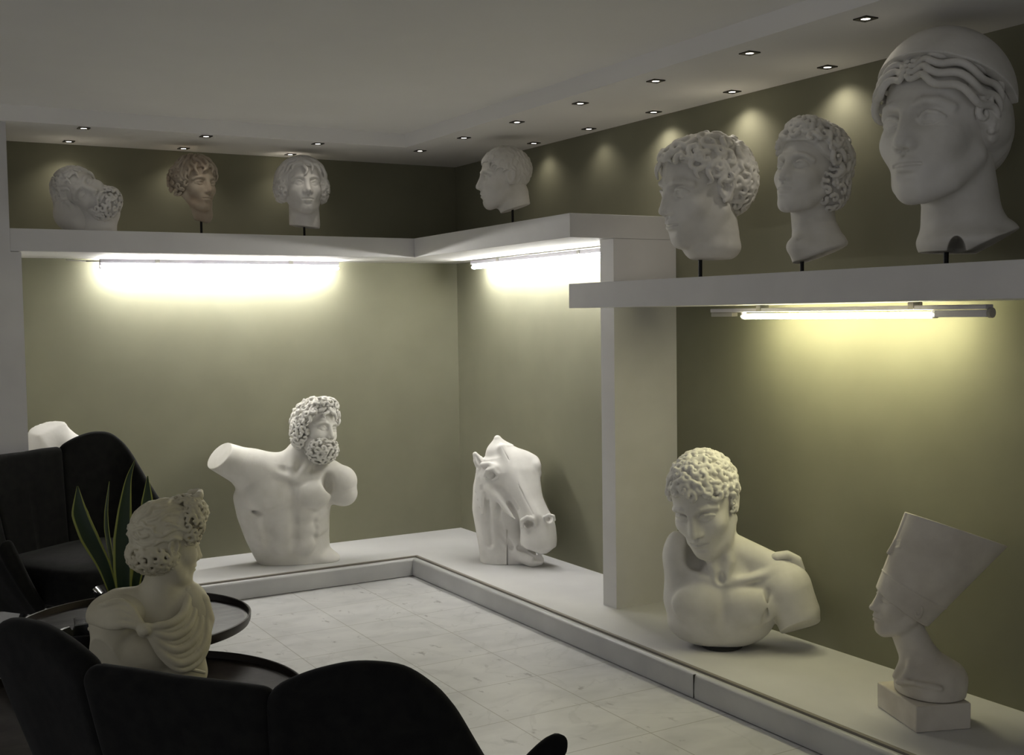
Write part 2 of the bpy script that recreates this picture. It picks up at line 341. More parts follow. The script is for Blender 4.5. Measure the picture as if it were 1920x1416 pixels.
# ------------------------------------------------------------------ signed-distance sculpting kit
def rx(a): c, s = math.cos(a), math.sin(a); return np.array([[1,0,0],[0,c,-s],[0,s,c]])
def ry(a): c, s = math.cos(a), math.sin(a); return np.array([[c,0,s],[0,1,0],[-s,0,c]])
def rz(a): c, s = math.cos(a), math.sin(a); return np.array([[c,-s,0],[s,c,0],[0,0,1]])
def smin(a, b, k):
    if k <= 0: return np.minimum(a, b)
    h = np.clip(.5 + .5*(b-a)/k, 0, 1); return b + (a-b)*h - k*h*(1-h)
class Sdf:
    def __init__(s): s.ops = []; s.R = np.eye(3); s.t = np.zeros(3); s.s = 1.0; s.st = []; s.lo = []; s.hi = []
    def push(s, t=(0,0,0), R=None, sc=1.0):
        s.st.append((s.R, s.t, s.s)); s.t = s.t + s.s*(s.R @ np.array(t, float)); s.R = s.R @ (np.eye(3) if R is None else R); s.s = s.s*sc; return s
    def pop(s): s.R, s.t, s.s = s.st.pop(); return s
    def W(s, p): return s.t + s.s*(s.R @ np.array(p, float))
    def add(s, f, k, c, rad, mode='u', sym=False):
        R, t, sc_ = s.R, s.t, s.s
        cs = [s.W(c)] + ([s.W((-c[0], c[1], c[2]))] if sym else [])
        if mode == 'u':
            for q in cs: s.lo.append(q-rad*sc_); s.hi.append(q+rad*sc_)
        def g(P):
            p = (P - t) @ R / sc_
            if sym: p = p.copy(); p[:,0] = np.abs(p[:,0])
            return f(p)*sc_
        s.ops.append((mode, g, k*sc_, cs, rad*sc_))
    def ell(s, c, r, k=1.0, rot=None, mode='u', sym=False):
        c = np.array(c, float); r = np.array((r,r,r) if np.isscalar(r) else r, float)
        def f(p):
            q = p - c
            if rot is not None: q = q @ rot
            a = np.sqrt(((q/r)**2).sum(1)); b = np.sqrt(((q/(r*r))**2).sum(1)) + 1e-9
            return a*(a-1)/b
        s.add(f, k, tuple(c), float(r.max()), mode, sym); return s
    def line(s, pts, rad, k=.5, mode='u', sym=False):
        pts = np.array(pts, float); n = len(pts); rad = np.full(n, rad, float) if np.isscalar(rad) else np.array(rad, float)
        c = (pts.min(0)+pts.max(0))/2; R = np.linalg.norm(pts-c, axis=1).max() + rad.max()
        def f(p):
            d = np.full(len(p), 1e9)
            for i in range(n-1):
                a, b = pts[i], pts[i+1]; ab = b-a; L = ab @ ab + 1e-9
                h = np.clip(((p-a) @ ab)/L, 0, 1)
                q = p - a - h[:,None]*ab
                d = np.minimum(d, np.sqrt((q*q).sum(1)) - (rad[i] + h*(rad[i+1]-rad[i])))
            return d
        s.add(f, k, tuple(c), float(R), mode, sym); return s
    def box(s, c, h, r=.5, k=.5, rot=None, mode='u', sym=False):
        c = np.array(c, float); h = np.array(h, float)
        def f(p):
            q = p - c
            if rot is not None: q = q @ rot
            q = np.abs(q) - (h-r); return np.sqrt((np.maximum(q,0)**2).sum(1)) + np.minimum(q.max(1), 0) - r
        s.add(f, k, tuple(c), float(np.linalg.norm(h)), mode, sym); return s
    def loft(s, zs, xl, xr, b, yc=0, k=1.0, mode='u', flat=2.0):
        zs, xl, xr, b = [np.array(v, float) for v in (zs, xl, xr, b)]; yc = np.array(yc, float)*np.ones(len(zs))
        zz = np.linspace(zs[0], zs[-1], 120)
        def sm(y):
            v = np.interp(zz, zs, y); e = v.copy()
            for _ in range(25): v[1:-1] = (v[:-2]+2*v[1:-1]+v[2:])/4
            return v
        XL, XR, B, Y = sm(xl), sm(xr), sm(b), sm(yc)
        def f(p):
            z = p[:,2]; l = np.interp(z, zz, XL); r = np.interp(z, zz, XR); bb = np.interp(z, zz, B); y = np.interp(z, zz, Y)
            a = (r-l)/2; q = (np.abs((p[:,0]-(l+r)/2)/a)**flat + np.abs((p[:,1]-y)/bb)**flat)**(1/flat)
            d = (q-1)*np.minimum(a, bb)*.9
            return np.maximum(d, np.maximum(zs[0]-z, z-zs[-1]))
        c = ((xl.min()+xr.max())/2, float(yc.mean()), (zs[0]+zs[-1])/2)
        s.add(f, k, c, float(np.linalg.norm([(xr.max()-xl.min())/2, b.max(), (zs[-1]-zs[0])/2])), mode); return s
    def cut(s, p0, n, k=0):
        n = np.array(n, float); n /= np.linalg.norm(n); p0 = np.array(p0, float)
        s.add(lambda p: -((p-p0) @ n), k, tuple(p0), 1e6, 'i'); return s
    def disp(s, f):
        R, t, sc_ = s.R, s.t, s.s
        s.ops.append(('d', lambda P: f((P-t) @ R / sc_)*sc_, 0, [np.zeros(3)], 1e9)); return s
    def ev(s, P, cull=True, band=0.0):
        d = np.full(len(P), 1e3)
        for mode, g, k, cs, rad in s.ops:
            if cull and mode in 'us' and len(P) > 2000:
                m = np.zeros(len(P), bool)
                for c in cs:
                    q = P-c; m |= (q*q).sum(1) < (rad+k+band)**2
                idx = np.nonzero(m)[0]
                if len(idx) == 0: continue
                e = g(P[idx]); a = d[idx]
                d[idx] = smin(a, e, k) if mode == 'u' else -smin(-a, e, k)
            elif mode == 'u': d = smin(d, g(P), k)
            elif mode == 's': d = -smin(-d, g(P), k)
            elif mode == 'i': d = -smin(-d, -g(P), k)      # keep the side the normal points to
            elif mode == 'd': d = d + g(P)
        return d
def surface_nets(V, org, h):
    I = V < 0
    c = np.zeros(tuple(np.array(V.shape)-1), np.int8)
    for i in (0,1):
        for j in (0,1):
            for k in (0,1): c += I[i:V.shape[0]-1+i, j:V.shape[1]-1+j, k:V.shape[2]-1+k]
    A = np.argwhere((c > 0) & (c < 8)); ax, ay, az = A.T
    idx = np.full(c.shape, -1, np.int64); idx[ax, ay, az] = np.arange(len(A))
    acc = np.zeros((len(A),3)); cnt = np.zeros(len(A))
    cor = [(i,j,k) for i in (0,1) for j in (0,1) for k in (0,1)]
    vals = {q: V[ax+q[0], ay+q[1], az+q[2]] for q in cor}
    for q in cor:
        for d in range(3):
            if q[d] == 0:
                q2 = list(q); q2[d] = 1; q2 = tuple(q2)
                a, b = vals[q], vals[q2]; m = (a < 0) != (b < 0)
                den = np.where(m, a-b, 1.0); t = np.where(m, a/den, 0)
                p = np.tile(np.array(q, float), (len(A),1)); p[:,d] += t
                acc[m] += p[m]; cnt[m] += 1
    vert = (A + acc/cnt[:,None])*h + org
    F = []
    for d in range(3):
        u, v = (d+1) % 3, (d+2) % 3
        sl0 = [slice(None)]*3; sl1 = [slice(None)]*3; sl0[d] = slice(0,-1); sl1[d] = slice(1,None)
        a = I[tuple(sl0)]; b = I[tuple(sl1)]
        E = np.argwhere(a != b)
        E = E[(E[:,u] > 0) & (E[:,v] > 0) & (E[:,u] < V.shape[u]-1) & (E[:,v] < V.shape[v]-1)]
        ins = a[tuple(E.T)]
        eu = np.zeros(3, int); eu[u] = 1; ev_ = np.zeros(3, int); ev_[v] = 1
        q = [idx[tuple((E-eu-ev_).T)], idx[tuple((E-ev_).T)], idx[tuple(E.T)], idx[tuple((E-eu).T)]]
        f = np.stack(q, 1); f[~ins] = f[~ins][:, ::-1]; F.append(f)
    return vert, np.concatenate(F)
def sculpt(name, S, vox, unit, m, parent, smooth_it=1, label=None):
    lo = np.min(S.lo, 0)-vox*3; hi = np.max(S.hi, 0)+vox*3
    for mode, g, k, cs, rad in S.ops: pass
    B = 6
    nb = np.ceil((hi-lo)/(vox*B)).astype(int)+1
    gi = np.stack(np.meshgrid(*[np.arange(n) for n in nb], indexing='ij'), -1).reshape(-1,3)
    cen = lo + (gi+.5)*vox*B
    dc = S.ev(cen, cull=False)
    R = vox*B*.87
    act = np.abs(dc) < R*1.35 + vox*2
    V = np.repeat(np.repeat(np.repeat(np.where(dc < 0, -10., 10.).reshape(nb), B, 0), B, 1), B, 2).astype(np.float32)
    ga = gi[act]
    off = np.stack(np.meshgrid(*[np.arange(B)]*3, indexing='ij'), -1).reshape(-1,3)
    step = 3000
    for i in range(0, len(ga), step):
        I3 = (ga[i:i+step,None,:]*B + off[None]).reshape(-1,3)
        V[I3[:,0], I3[:,1], I3[:,2]] = S.ev(lo + I3*vox, band=vox*8)
    vert, F = surface_nets(V, lo, vox)
    for _ in range(smooth_it):     # light relaxation
        acc = np.zeros_like(vert); cn = np.zeros(len(vert))
        for a, b in ((0,1),(1,2),(2,3),(3,0)):
            for p, q in ((a,b),(b,a)):
                for ax in range(3): acc[:,ax] += np.bincount(F[:,p], vert[F[:,q],ax], len(vert))
                cn += np.bincount(F[:,p], minlength=len(vert))
        vert = vert*.5 + .5*acc/np.maximum(cn,1)[:,None]
    o = mesh_obj(name, vert*unit, F, m, parent, True)
    if label: o['label'] = label
    return o
def anchor(name, label, cat, loc, group=None):
    """an Empty at the base of a sculpture; its X axis runs left to right and Y away as seen from the middle of the room"""
    az = math.atan2(loc[1]-CAM[1], loc[0]-CAM[0])
    return empty(name, label, cat, loc, az-PI/2, group)
def Rh(psi=0, pitch=0, roll=0):
    """head pose: psi 0 faces the room, + turns right; pitch + looks down; roll + leans the crown left"""
    return rz(math.radians(psi)) @ rz(PI) @ rx(-math.radians(pitch)) @ ry(math.radians(roll))

# ------------------------------------------------------------------ heads
def face(S, ear=True, nose=1.0, open_mouth=False, wide=1.0, brow=.7, beard_mouth=False, lips=1.0):
    S.ell((0,-.7,3.0), (7.3*wide,9.4,8.3), 0)
    S.ell((0,2.5,-2.9), (6.1*wide,6.6,8.5), 2.0)
    S.ell((0,6.3,-9.3), (2.5,2.6,2.3), 2.2)
    S.line([(1.2,6.3,-10.4),(3.9*wide,3.6,-9.0),(5.4*wide,-.2,-5.2)], [1.3,1.4,1.5], 2.2, sym=True)
    S.ell((3.6*wide,5.3,-2.9), (2.5,2.5,2.3), 2.0, sym=True)
    S.ell((0,6.9,-6.3), (2.9,2.5,2.5), 1.8)
    S.line([(1.0,8.45,1.6),(2.6,8.5,2.15),(4.2,7.5,2.1),(5.5,5.9,1.2)], [brow,brow,brow*.85,.5], 1.0, sym=True)
    S.ell((3.0,9.6,-.05), (2.2,2.35,1.5), 1.0, mode='s', sym=True)
    S.ell((1.55,9.5,-.2), (.95,1.6,1.35), .7, mode='s', sym=True)
    S.ell((3.05,6.75,.0), (1.75,1.5,1.35), .25, sym=True)
    S.line([(1.55,7.85,-.25),(2.3,8.3,.45),(3.2,8.4,.72),(4.2,7.8,.45),(4.95,6.9,-.15)], [.22,.33,.37,.31,.22], .16, sym=True)
    S.line([(1.8,8.5,1.0),(3.2,8.75,1.38),(4.7,7.7,.95)], [.14,.2,.14], .35, mode='s', sym=True)
    S.line([(1.55,7.85,-.3),(2.5,8.1,-.85),(3.5,8.0,-.9),(4.9,6.9,-.25)], [.15,.2,.2,.15], .3, sym=True)
    S.line([(0,8.3,2.2),(0,9.2,-.2),(0,10.2*(.5+.5*nose),-3.0)], [.8,.72,.9], 1.0)
    S.line([(0,8.0,-.4),(0,8.6,-3.4)], [1.1,1.75], 1.2)
    S.ell((0,10.55,-3.55), (.85,.95,.8), .6)
    S.ell((1.15,9.35,-3.95), (.72,1.05,.7), .45, sym=True)
    S.ell((.62,9.9,-4.6), (.34,.6,.3), .25, mode='s', sym=True)
    S.ell((0,9.75,-5.15), (.35,.6,.5), .4, mode='s')
    S.line([(2.05,8.35,-6.5),(1.2,9.1,-6.2),(.45,9.45,-5.95),(0,9.45,-6.05)], [.2*lips,.38*lips,.48*lips,.44*lips], .55, sym=True)
    S.line([(1.7,8.4,-6.95),(.9,9.05,-7.25),(0,9.2,-7.3)], [.25*lips,.5*lips,.6*lips], .6, sym=True)
    S.line([(2.25,8.7,-6.68),(1.2,9.5,-6.62),(0,9.8,-6.68)], .24 if not open_mouth else .45, .15, mode='s', sym=True)
    S.ell((0,9.5,-8.35), (1.7,.75,.55), .7, mode='s')
    if ear:
        S.ell((7.05*wide,-.9,-.7), (.75,1.7,2.9), .5, rot=rx(-.2), sym=True)
        S.line([(7.3*wide,.2,1.2),(7.75*wide,-1.0,2.2),(7.9*wide,-2.3,1.2),(7.7*wide,-2.3,-.6),(7.3*wide,-1.2,-2.6),(7.2*wide,-.3,-3.1)], [.3,.42,.45,.4,.45,.5], .3, sym=True)
        S.ell((7.75*wide,-.7,-.3), (.55,.9,1.7), .3, mode='s', sym=True)
def neck(S, a, b, ra, rb, k=2.0): S.line([a, b], [ra, rb], k)
def fib(n):
    i = np.arange(n)+.5; ph = np.arccos(1-2*i/n); th = PI*(1+5**.5)*i
    return np.stack([np.cos(th)*np.sin(ph), np.sin(th)*np.sin(ph), np.cos(ph)], 1)
HC, HR = np.array([0,-.7,3.0]), np.array([7.3,9.4,8.3])
def hairline(x, y, z, low=-6.5, front=6.6):
    zm = np.interp(y, [-12,-5,-2.5,-1.2,1.5,4,6,7.5], [low,low,low*.6,1.5,2.2,3.2,5.2,front])
    return z > zm
def frame_at(p, c=HC, r=HR):
    n = (p-c)/(r*r); n /= np.linalg.norm(n)
    u = np.cross(n, (0,0,1.)); 
    if np.linalg.norm(u) < 1e-3: u = np.array([1.,0,0])
    u /= np.linalg.norm(u); v = np.cross(u, n); v = v if v[2] > 0 else -v
    return n, u, v
def curls(S, n, seed, size=1.3, tube=.45, lift=.5, low=-6.5, front=6.6, k=.25, R=None, spiral=True, mask=None):
    rnd = random.Random(seed); R = HR+.3 if R is None else R
    for d in fib(n):
        p = HC + d*R
        if not hairline(*p, low=low, front=front): continue
        if mask and not mask(p): continue
        nn, u, v = frame_at(p)
        a0 = rnd.uniform(0, 2*PI); sg = rnd.choice((-1,1)); s_ = size*rnd.uniform(.75,1.2); L = rnd.uniform(4.2,6.0)
        tilt = rnd.uniform(-.3,.3)
        pts = []; rr = []
        for t in np.linspace(0, 1, 8):
            a = a0 + sg*L*t; r_ = s_*(1-.72*t)
            pts.append(p + nn*(lift*(.2+t) + tilt*r_*math.cos(a)) + r_*(math.cos(a)*u + math.sin(a)*v)); rr.append(tube*(1.05-.35*t))
        S.line(pts, rr, k)
def locks(S, n, seed, length=5, tube=.6, amp=.8, lift=.5, low=-6.5, front=6.6, k=.3, R=None, flow=None, mask=None, rep=None):
    rnd = random.Random(seed); R = HR+.3 if R is None else R
    for d in fib(n):
        p = HC + d*R
        if not hairline(*p, low=low, front=front): continue
        if mask and not mask(p): continue
        nn, u, v = frame_at(p)
        f = (np.array(flow(p)) if flow else -v); f = f - nn*(f @ nn); f /= np.linalg.norm(f)+1e-6
        ang = rnd.uniform(-.5,.5); g = np.cross(nn, f); f2 = f*math.cos(ang)+g*math.sin(ang); g2 = np.cross(nn, f2)
        ph = rnd.uniform(0, 2*PI); Ln = length*rnd.uniform(.7,1.25); pts = []; rr = []
        for t in np.linspace(0, 1, 9):
            q = p + f2*Ln*t + g2*amp*math.sin(ph+t*5.5)
            dd = (q-HC); q = HC + dd/np.sqrt(((dd/R)**2).sum())     # stay on the skull
            q = q + nn*lift*(.3+1.0*math.sin(PI*t))
            pts.append(q); rr.append(tube*(1.0-.55*t**2))
        S.line(pts, rr, k)
def scalp(S, r=.2, low=-6.5, front=6.6, k=.5):
    """hair cap: skull grown a little and trimmed along the hairline"""
    S.ell(tuple(HC), tuple(HR+r), 0)
    def f(p):
        zm = np.interp(p[:,1], [-12,-5,-2.5,-1.2,1.5,4,6,7.5], [low,low,low*.6,1.5,2.2,3.2,5.2,front])
        return (zm - p[:,2])*.6
    S.add(f, .4, (0,0,0), 1e6, 'i')
def curve_pts(pts, n=24):
    pts = np.array(pts, float); m = len(pts); out = []
    for t in np.linspace(0, m-1, n):
        i = min(int(t), m-2); f = t-i; p0, p1, p2, p3 = pts[max(i-1,0)], pts[i], pts[i+1], pts[min(i+2,m-1)]
        out.append(.5*((2*p1)+(-p0+p2)*f+(2*p0-5*p1+4*p2-p3)*f*f+(-p0+3*p1-3*p2+p3)*f**3))
    return np.array(out)
def rod(parent, x, y, z0, z1, r=.008):
    MB().tube((x,y,z0),(x,y,z1),r,n=16).make('support_rod', M['black_metal'], parent, smooth=True, angle=.6)
    MB().box((x-.06,y-.06,0),(x+.06,y+.06,.008)).make('base_plate', M['black_metal'], parent, bevel=.002)
Q = 1.0     # sculpting detail multiplier
VX = lambda v: v/Q

def gcurl(S, pts_n, seed, size, tube, lift, k=.25, ks=(4.2,6.0)):
    """spiral curls at explicit (point, normal) pairs"""
    rnd = random.Random(seed)
    for p, nn in pts_n:
        p = np.array(p, float); nn = np.array(nn, float); nn /= np.linalg.norm(nn)
        u = np.cross(nn, (0,0,1.)) + 1e-6; u /= np.linalg.norm(u); v = np.cross(u, nn)
        a0 = rnd.uniform(0, 2*PI); sg = rnd.choice((-1,1)); s_ = size*rnd.uniform(.75,1.2); L = rnd.uniform(*ks); pts = []; rr = []
        for t in np.linspace(0, 1, 8):
            a = a0 + sg*L*t; r_ = s_*(1-.7*t); pts.append(p + nn*lift*(.2+t) + r_*(math.cos(a)*u + math.sin(a)*v)); rr.append(tube*(1.05-.35*t))
        S.line(pts, rr, k)
def shell_pts(c, r, n, keep):
    out = []
    for d in fib(n):
        p = np.array(c) + d*np.array(r)
        if keep(p): out.append((p, d/np.array(r)))
    return out

TT = .3385
# --- giant head with diadem -----------------------------------------------------------------
def giant_head():
    root = anchor('sculpted_head', 'giant plaster head with smooth tall diadem and wavy hair, on the lower shelf', 'sculpture', (-.33,-4.08,S2T))
    U = .0217; pose = Rh(-31, -1, 1); pos = (-1.2,0,21.3)
    S = Sdf(); S.push(pos, pose)
    face(S, ear=False, wide=1.03); S.pop()
    S.line([(.6,2.2,16.5),(1.7,2.6,10),(2.2,2.8,3.6)], [5.6,5.6,6.3], 1.6)
    S.ell((2.6,1.5,3.9), (7.0,6.5,2.6), 1.5)
    S.line([(3,3,6.0),(8.0,1.8,4.9)], [4,2.0], 2.0)
    S.cut((0,0,2.4), (.02,0,1))
    S.ell((1.2,-3.5,2.0), (1.3,7,2.5), .2, mode='s'); S.cut((3.0,0,2.2), (-.50,.05,1), .2)
    sculpt('face_and_neck', S, VX(.125), U, M['plaster'], root)
    # hair: wavy strands from the parting back over the ears + bun
    H = Sdf(); H.push(pos, pose)
    H.ell((0,-3.2,2.0), (8.3,8.8,8.4), 0); H.ell((0,-7.5,-1.2), (6.6,6.0,6.6), 2.5); H.ell((6.2,-2.4,-.6), (2.6,4.5,3.0), 1.5, sym=True)
    def flat(p): return (np.interp(p[:,1], [-12,-4,0,4,8],[ -9,-7,-1.6,1.0,6.0]) - p[:,2])*.7
    H.add(flat, .5, (0,0,0), 1e6, 'i')
    for j in range(7):
        f = j/6
        d0 = np.array([.04, math.cos(math.radians(20+f*36)), math.sin(math.radians(20+f*36))])
        d1 = np.array([1.0, -.30-.12*f, -.36+.74*f]); d1 /= np.linalg.norm(d1)
        pts = []; rr = []
        for t in np.linspace(0, 1, 34):
            d = d0*(1-t)+d1*t; d /= np.linalg.norm(d)
            tan = d1-d0; side = np.cross(d, tan); side /= np.linalg.norm(side)
            rad = HR + np.array([.8,.9,.9]) + .75*math.sin(PI*t)
            p = HC + d*rad + side*(.50*math.sin(t*24 + j*.35)) + d*.30*math.sin(t*24+j*.35+1.2)
            pts.append(p); rr.append(.50*(.8+.35*math.sin(PI*min(1,t*1.1))))
        H.line(pts, rr, .12, sym=True)
    gcurl(H, [((7.6,1.5,.4),(1,.2,0)),((7.9,1.0,2.4),(1,.3,.2)),((7.9,-.6,-1.0),(1,.0,0)),((7.4,2.6,3.8),(1,.5,.4)),((8.0,-1.5,1.2),(1,0,0))], 3, 1.1, .55, .3)
    gcurl(H, [((-7.6,1.5,.4),(-1,.2,0)),((-7.9,1.0,2.4),(-1,.3,.2)),((-7.9,-.6,-1.0),(-1,.0,0)),((-7.4,2.6,3.8),(-1,.5,.4))], 4, 1.1, .55, .3)
    H.ell((7.3,-1.6,-1.9), (.8,1.2,1.5), .4, sym=True)
    sculpt('hair', H, VX(.13), U, M['plaster'], root)
    D = Sdf(); D.push(pos, pose)
    D.ell((0,-1.2,3.6), (9.9,11.5,11.2), 0)
    D.ell((0,-1.9,3.2), (8.4,10.0,9.9), .3, mode='s')
    nb = np.array([0,-6.8,11.0]); D.cut((0,8,9.3), np.array([0,-.46,1.0]))
    D.cut((0,-6.6,3.0), np.array([0,.93,.06]), .3)
    sculpt('diadem', D, VX(.14), U, M['plaster'], root)
    rod(root, -.005, .03, 0, .075, .0085)
giant_head()

# --- tall curly head looking up -------------------------------------------------------------
def curly_head():
    root = anchor('sculpted_head.001', 'plaster head with tall deep-carved curls, gazing up left, on the lower shelf', 'sculpture', (-.33,-3.43,S2T))
    U = .0142; pos = (1.5,0,27.1); pose = Rh(-38, -10, -3)
    S = Sdf(); S.push(pos, pose); face(S, ear=False, wide=.98); S.pop()
    S.line([(1.9,2.2,21),(2.6,2.0,13),(3.8,1.6,6)], [5.6,5.7,7.2], 2.2)
    S.line([(5,2,9),(8.2,1,7.6)], [5,2.8], 2.5); S.ell((-.5,-2,7.4),(4,4,3.0),2)
    S.cut((0,0,3.2), (.10,.1,1)); S.cut((1,0,4.0), (-.35,.05,1), 1.0)
    S.line([(-1.5,-4.6,8.6),(1.0,-5.6,12.5),(3.5,-5.2,15)], [.2,.3,.25], .8, mode='s')
    sculpt('face_and_neck', S, VX(.16), U, M['plaster'], root)
    H = Sdf(); H.push(pos, pose)
    scalp(H, 1.4, low=-9, front=6.0); H.ell((0,-5,5.4), (6.6,7.0,6.6), 2); H.ell((5.2,-4.6,-3),(2.8,4.2,6),2, sym=True)
    locks(H, 110, 5, 5.2, .8, 1.0, .9, low=-9, front=6.0, R=HR+1.2, flow=lambda p: (p[0]*.4, -1.0 if p[2] > 4 else -.3, -.9 if p[2] < 4 else .3), k=.2)
    curls(H, 95, 8, 1.8, .72, .9, low=-9, front=6.2, R=HR+1.3, k=.12)
    gcurl(H, shell_pts((0,4.2,9.6),(4.6,3.8,3.2), 30, lambda p: p[2] > 8.8), 9, 1.7, .78, .6, .15)
    gcurl(H, shell_pts((5.0,-3.6,-3.0),(3.4,5.2,6.2), 44, lambda p: p[0] > 5), 10, 1.4, .6, .5)
    gcurl(H, shell_pts((-5.0,-3.6,-3.0),(3.4,5.2,6.2), 44, lambda p: p[0] < -5), 11, 1.4, .6, .5)
    sculpt('hair', H, VX(.17), U, M['plaster'], root)
    rod(root, -.006, .02, 0, .10, .0075)
curly_head()

# --- downcast head with fillet ---------------------------------------------------------------
def downcast_head():
    root = anchor('sculpted_head.002', 'plaster head in left profile looking down, worn curly hair, on the lower shelf', 'sculpture', (-.33,-2.83,S2T))
    U = .0196; pos = (.6,0,19.6); pose = Rh(-57, 9, -2)
    S = Sdf(); S.push(pos, pose); face(S, ear=True, wide=1.0, lips=1.1); S.pop()
    S.line([(1.8,1.5,13.5),(2.4,1.0,9.5)], [5.9,5.9], 2); S.ell((2.5,1,7.0),(6.2,6.0,3.6),1.0)
    S.cut((0,0,4.4), (0,0,1), .4)
    sculpt('face_and_neck', S, VX(.15), U, M['plaster'], root)
    H = Sdf(); H.push(pos, pose)
    scalp(H, .35, low=-7.5, front=7.0); H.ell((0,-5.4,1.4),(7.0,5.9,7.4),2); gcurl(H, shell_pts((0,-5.4,1.4),(7.3,6.5,7.8), 120, lambda p: p[1] < -4.0 and p[2] > -6.5), 24, 1.5, .62, .5, .3)
    locks(H, 150, 21, 3.2, .6, .7, .25, low=-7.5, front=7.2, R=HR+np.array([.5,1.2,.1]), k=.35)
    curls(H, 110, 22, 1.5, .62, .5, low=-7.5, front=7.0, R=HR+np.array([.6,1.6,.2]), k=.3, mask=lambda p: p[2] < 9.5)
    gcurl(H, [((7.4,.9,2.8),(1,.2,.1)),((7.3,2.4,4.4),(1,.3,.2)),((-7.4,.9,2.8),(-1,.2,.1)),((-7.3,2.4,4.4),(-1,.3,.2)),((-6.8,4.2,6.4),(-.8,.6,.3))], 5, 1.2, .55, .3, .3)
    sculpt('hair', H, VX(.17), U, M['plaster'], root)
    rod(root, 0, .02, 0, .12, .0085)
downcast_head()

# --- short-haired profile head ----------------------------------------------------------------
def profile_head():
    root = anchor('sculpted_head.003', 'plaster head with short cropped hair in left profile, on the corner shelf', 'sculpture', (-.33,-1.27,S1T+.009))
    U = .0140; pos = (-2.4,0,20.2); pose = Rh(-78, 2, 0)
    S = Sdf(); S.push(pos, pose); face(S, wide=.98, nose=1.06); S.pop()
    S.line([(-1.2,0,14.5),(.6,0,9)], [5.0,5.4], 1.8); S.line([(1.8,0,14),(2.2,0,9)], [4.8,4.9], 2)
    S.cut((-4,0,6.6), (-.30,0,1)); 
    sculpt('face_and_neck', S, VX(.2), U, M['plaster'], root)
    H = Sdf(); H.push(pos, pose); scalp(H, .55, low=-7, front=5.6, k=.4)
    locks(H, 190, 33, 2.2, .42, .2, .12, low=-7, front=6.2, R=HR+.35, k=.3, flow=lambda p: (0,.8,-1) if p[1] > 0 else (0,-.2,-1))
    sculpt('hair', H, VX(.2), U, M['plaster'], root)
    rod(root, .005, .02, 0, .115, .0065)
profile_head()

# --- bobbed head ------------------------------------------------------------------------------
def bobbed_head():
    root = anchor('sculpted_head.004', 'pale plaster head facing forward with full bobbed hair, on the corner shelf', 'sculpture', (-1.149,-.32,S1T+.004))
    U = .0143; pos = (-.4,0,21.4); pose = Rh(13, -3, 0)
    S = Sdf(); S.push(pos, pose); face(S, ear=False, wide=1.0); S.pop()
    S.line([(0,1,15),(.2,.6,6)], [5.9,6.1], 1.5); S.cut((0,0,4.9), (.12,0,1))
    sculpt('face_and_neck', S, VX(.24), U, M['plaster_white'], root)
    H = Sdf(); H.push(pos, pose); scalp(H, .9, low=-8, front=6.4)
    H.ell((7.4,-1.5,-.6),(3.3,5.2,5.8),2,sym=True); H.ell((5.8,-3.0,3.6),(4.4,6,5),2,sym=True)
    locks(H, 170, 41, 5.5, .7, .6, .4, low=-9, front=6.6, R=HR+np.array([1.8,1.2,-.3]), k=.4, flow=lambda p: (p[0]*.35,-.4,-1.0))
    gcurl(H, shell_pts((7.8,-1.5,-1.0),(2.9,5.2,5.4), 36, lambda p: p[0] > 7), 43, 1.3, .6, .3, .4)
    gcurl(H, shell_pts((-7.8,-1.5,-1.0),(2.9,5.2,5.4), 36, lambda p: p[0] < -7), 44, 1.3, .6, .3, .4)
    H.box((0.3,7.0,11.6),(.35,3,1.2),.1,.2,mode='s')
    sculpt('hair', H, VX(.24), U, M['plaster_white'], root)
    rod(root, 0, .01, 0, .09, .0065)
bobbed_head()

# --- tinted head ------------------------------------------------------------------------------
def tinted_head():
    root = anchor('sculpted_head.005', 'brownish tinted narrow head turned right on a thin black rod, corner shelf', 'sculpture', (-1.739,-.32,S1T+.004))
    U = .0127; pos = (-1.8,0,22.8); pose = Rh(34, 2, 0)
    S = Sdf(); S.push(pos, pose); face(S, ear=False, wide=.92); S.pop()
    S.line([(-.3,1,15.5),(.8,.4,9.5)], [4.8,4.2], 1.5); S.cut((0,0,6.6), (.28,0,1))
    sculpt('face_and_neck', S, VX(.24), U, M['terracotta'], root)
    H = Sdf(); H.push(pos, pose); scalp(H, .8, low=-7, front=6.4)
    H.ell((4.8,-3.5,1.5),(4.4,6.5,6.4),2)
    locks(H, 160, 51, 4.6, .65, .5, .4, low=-8, front=6.6, R=HR+1.0, k=.4)
    gcurl(H, shell_pts((6.8,-3.0,1.0),(2.8,6,6.0), 40, lambda p: p[0] > 6.5), 52, 1.3, .6, .4, .4)
    sculpt('hair', H, VX(.24), U, M['terracotta'], root)
    rod(root, 0, .01, 0, .10, .0065)
tinted_head()

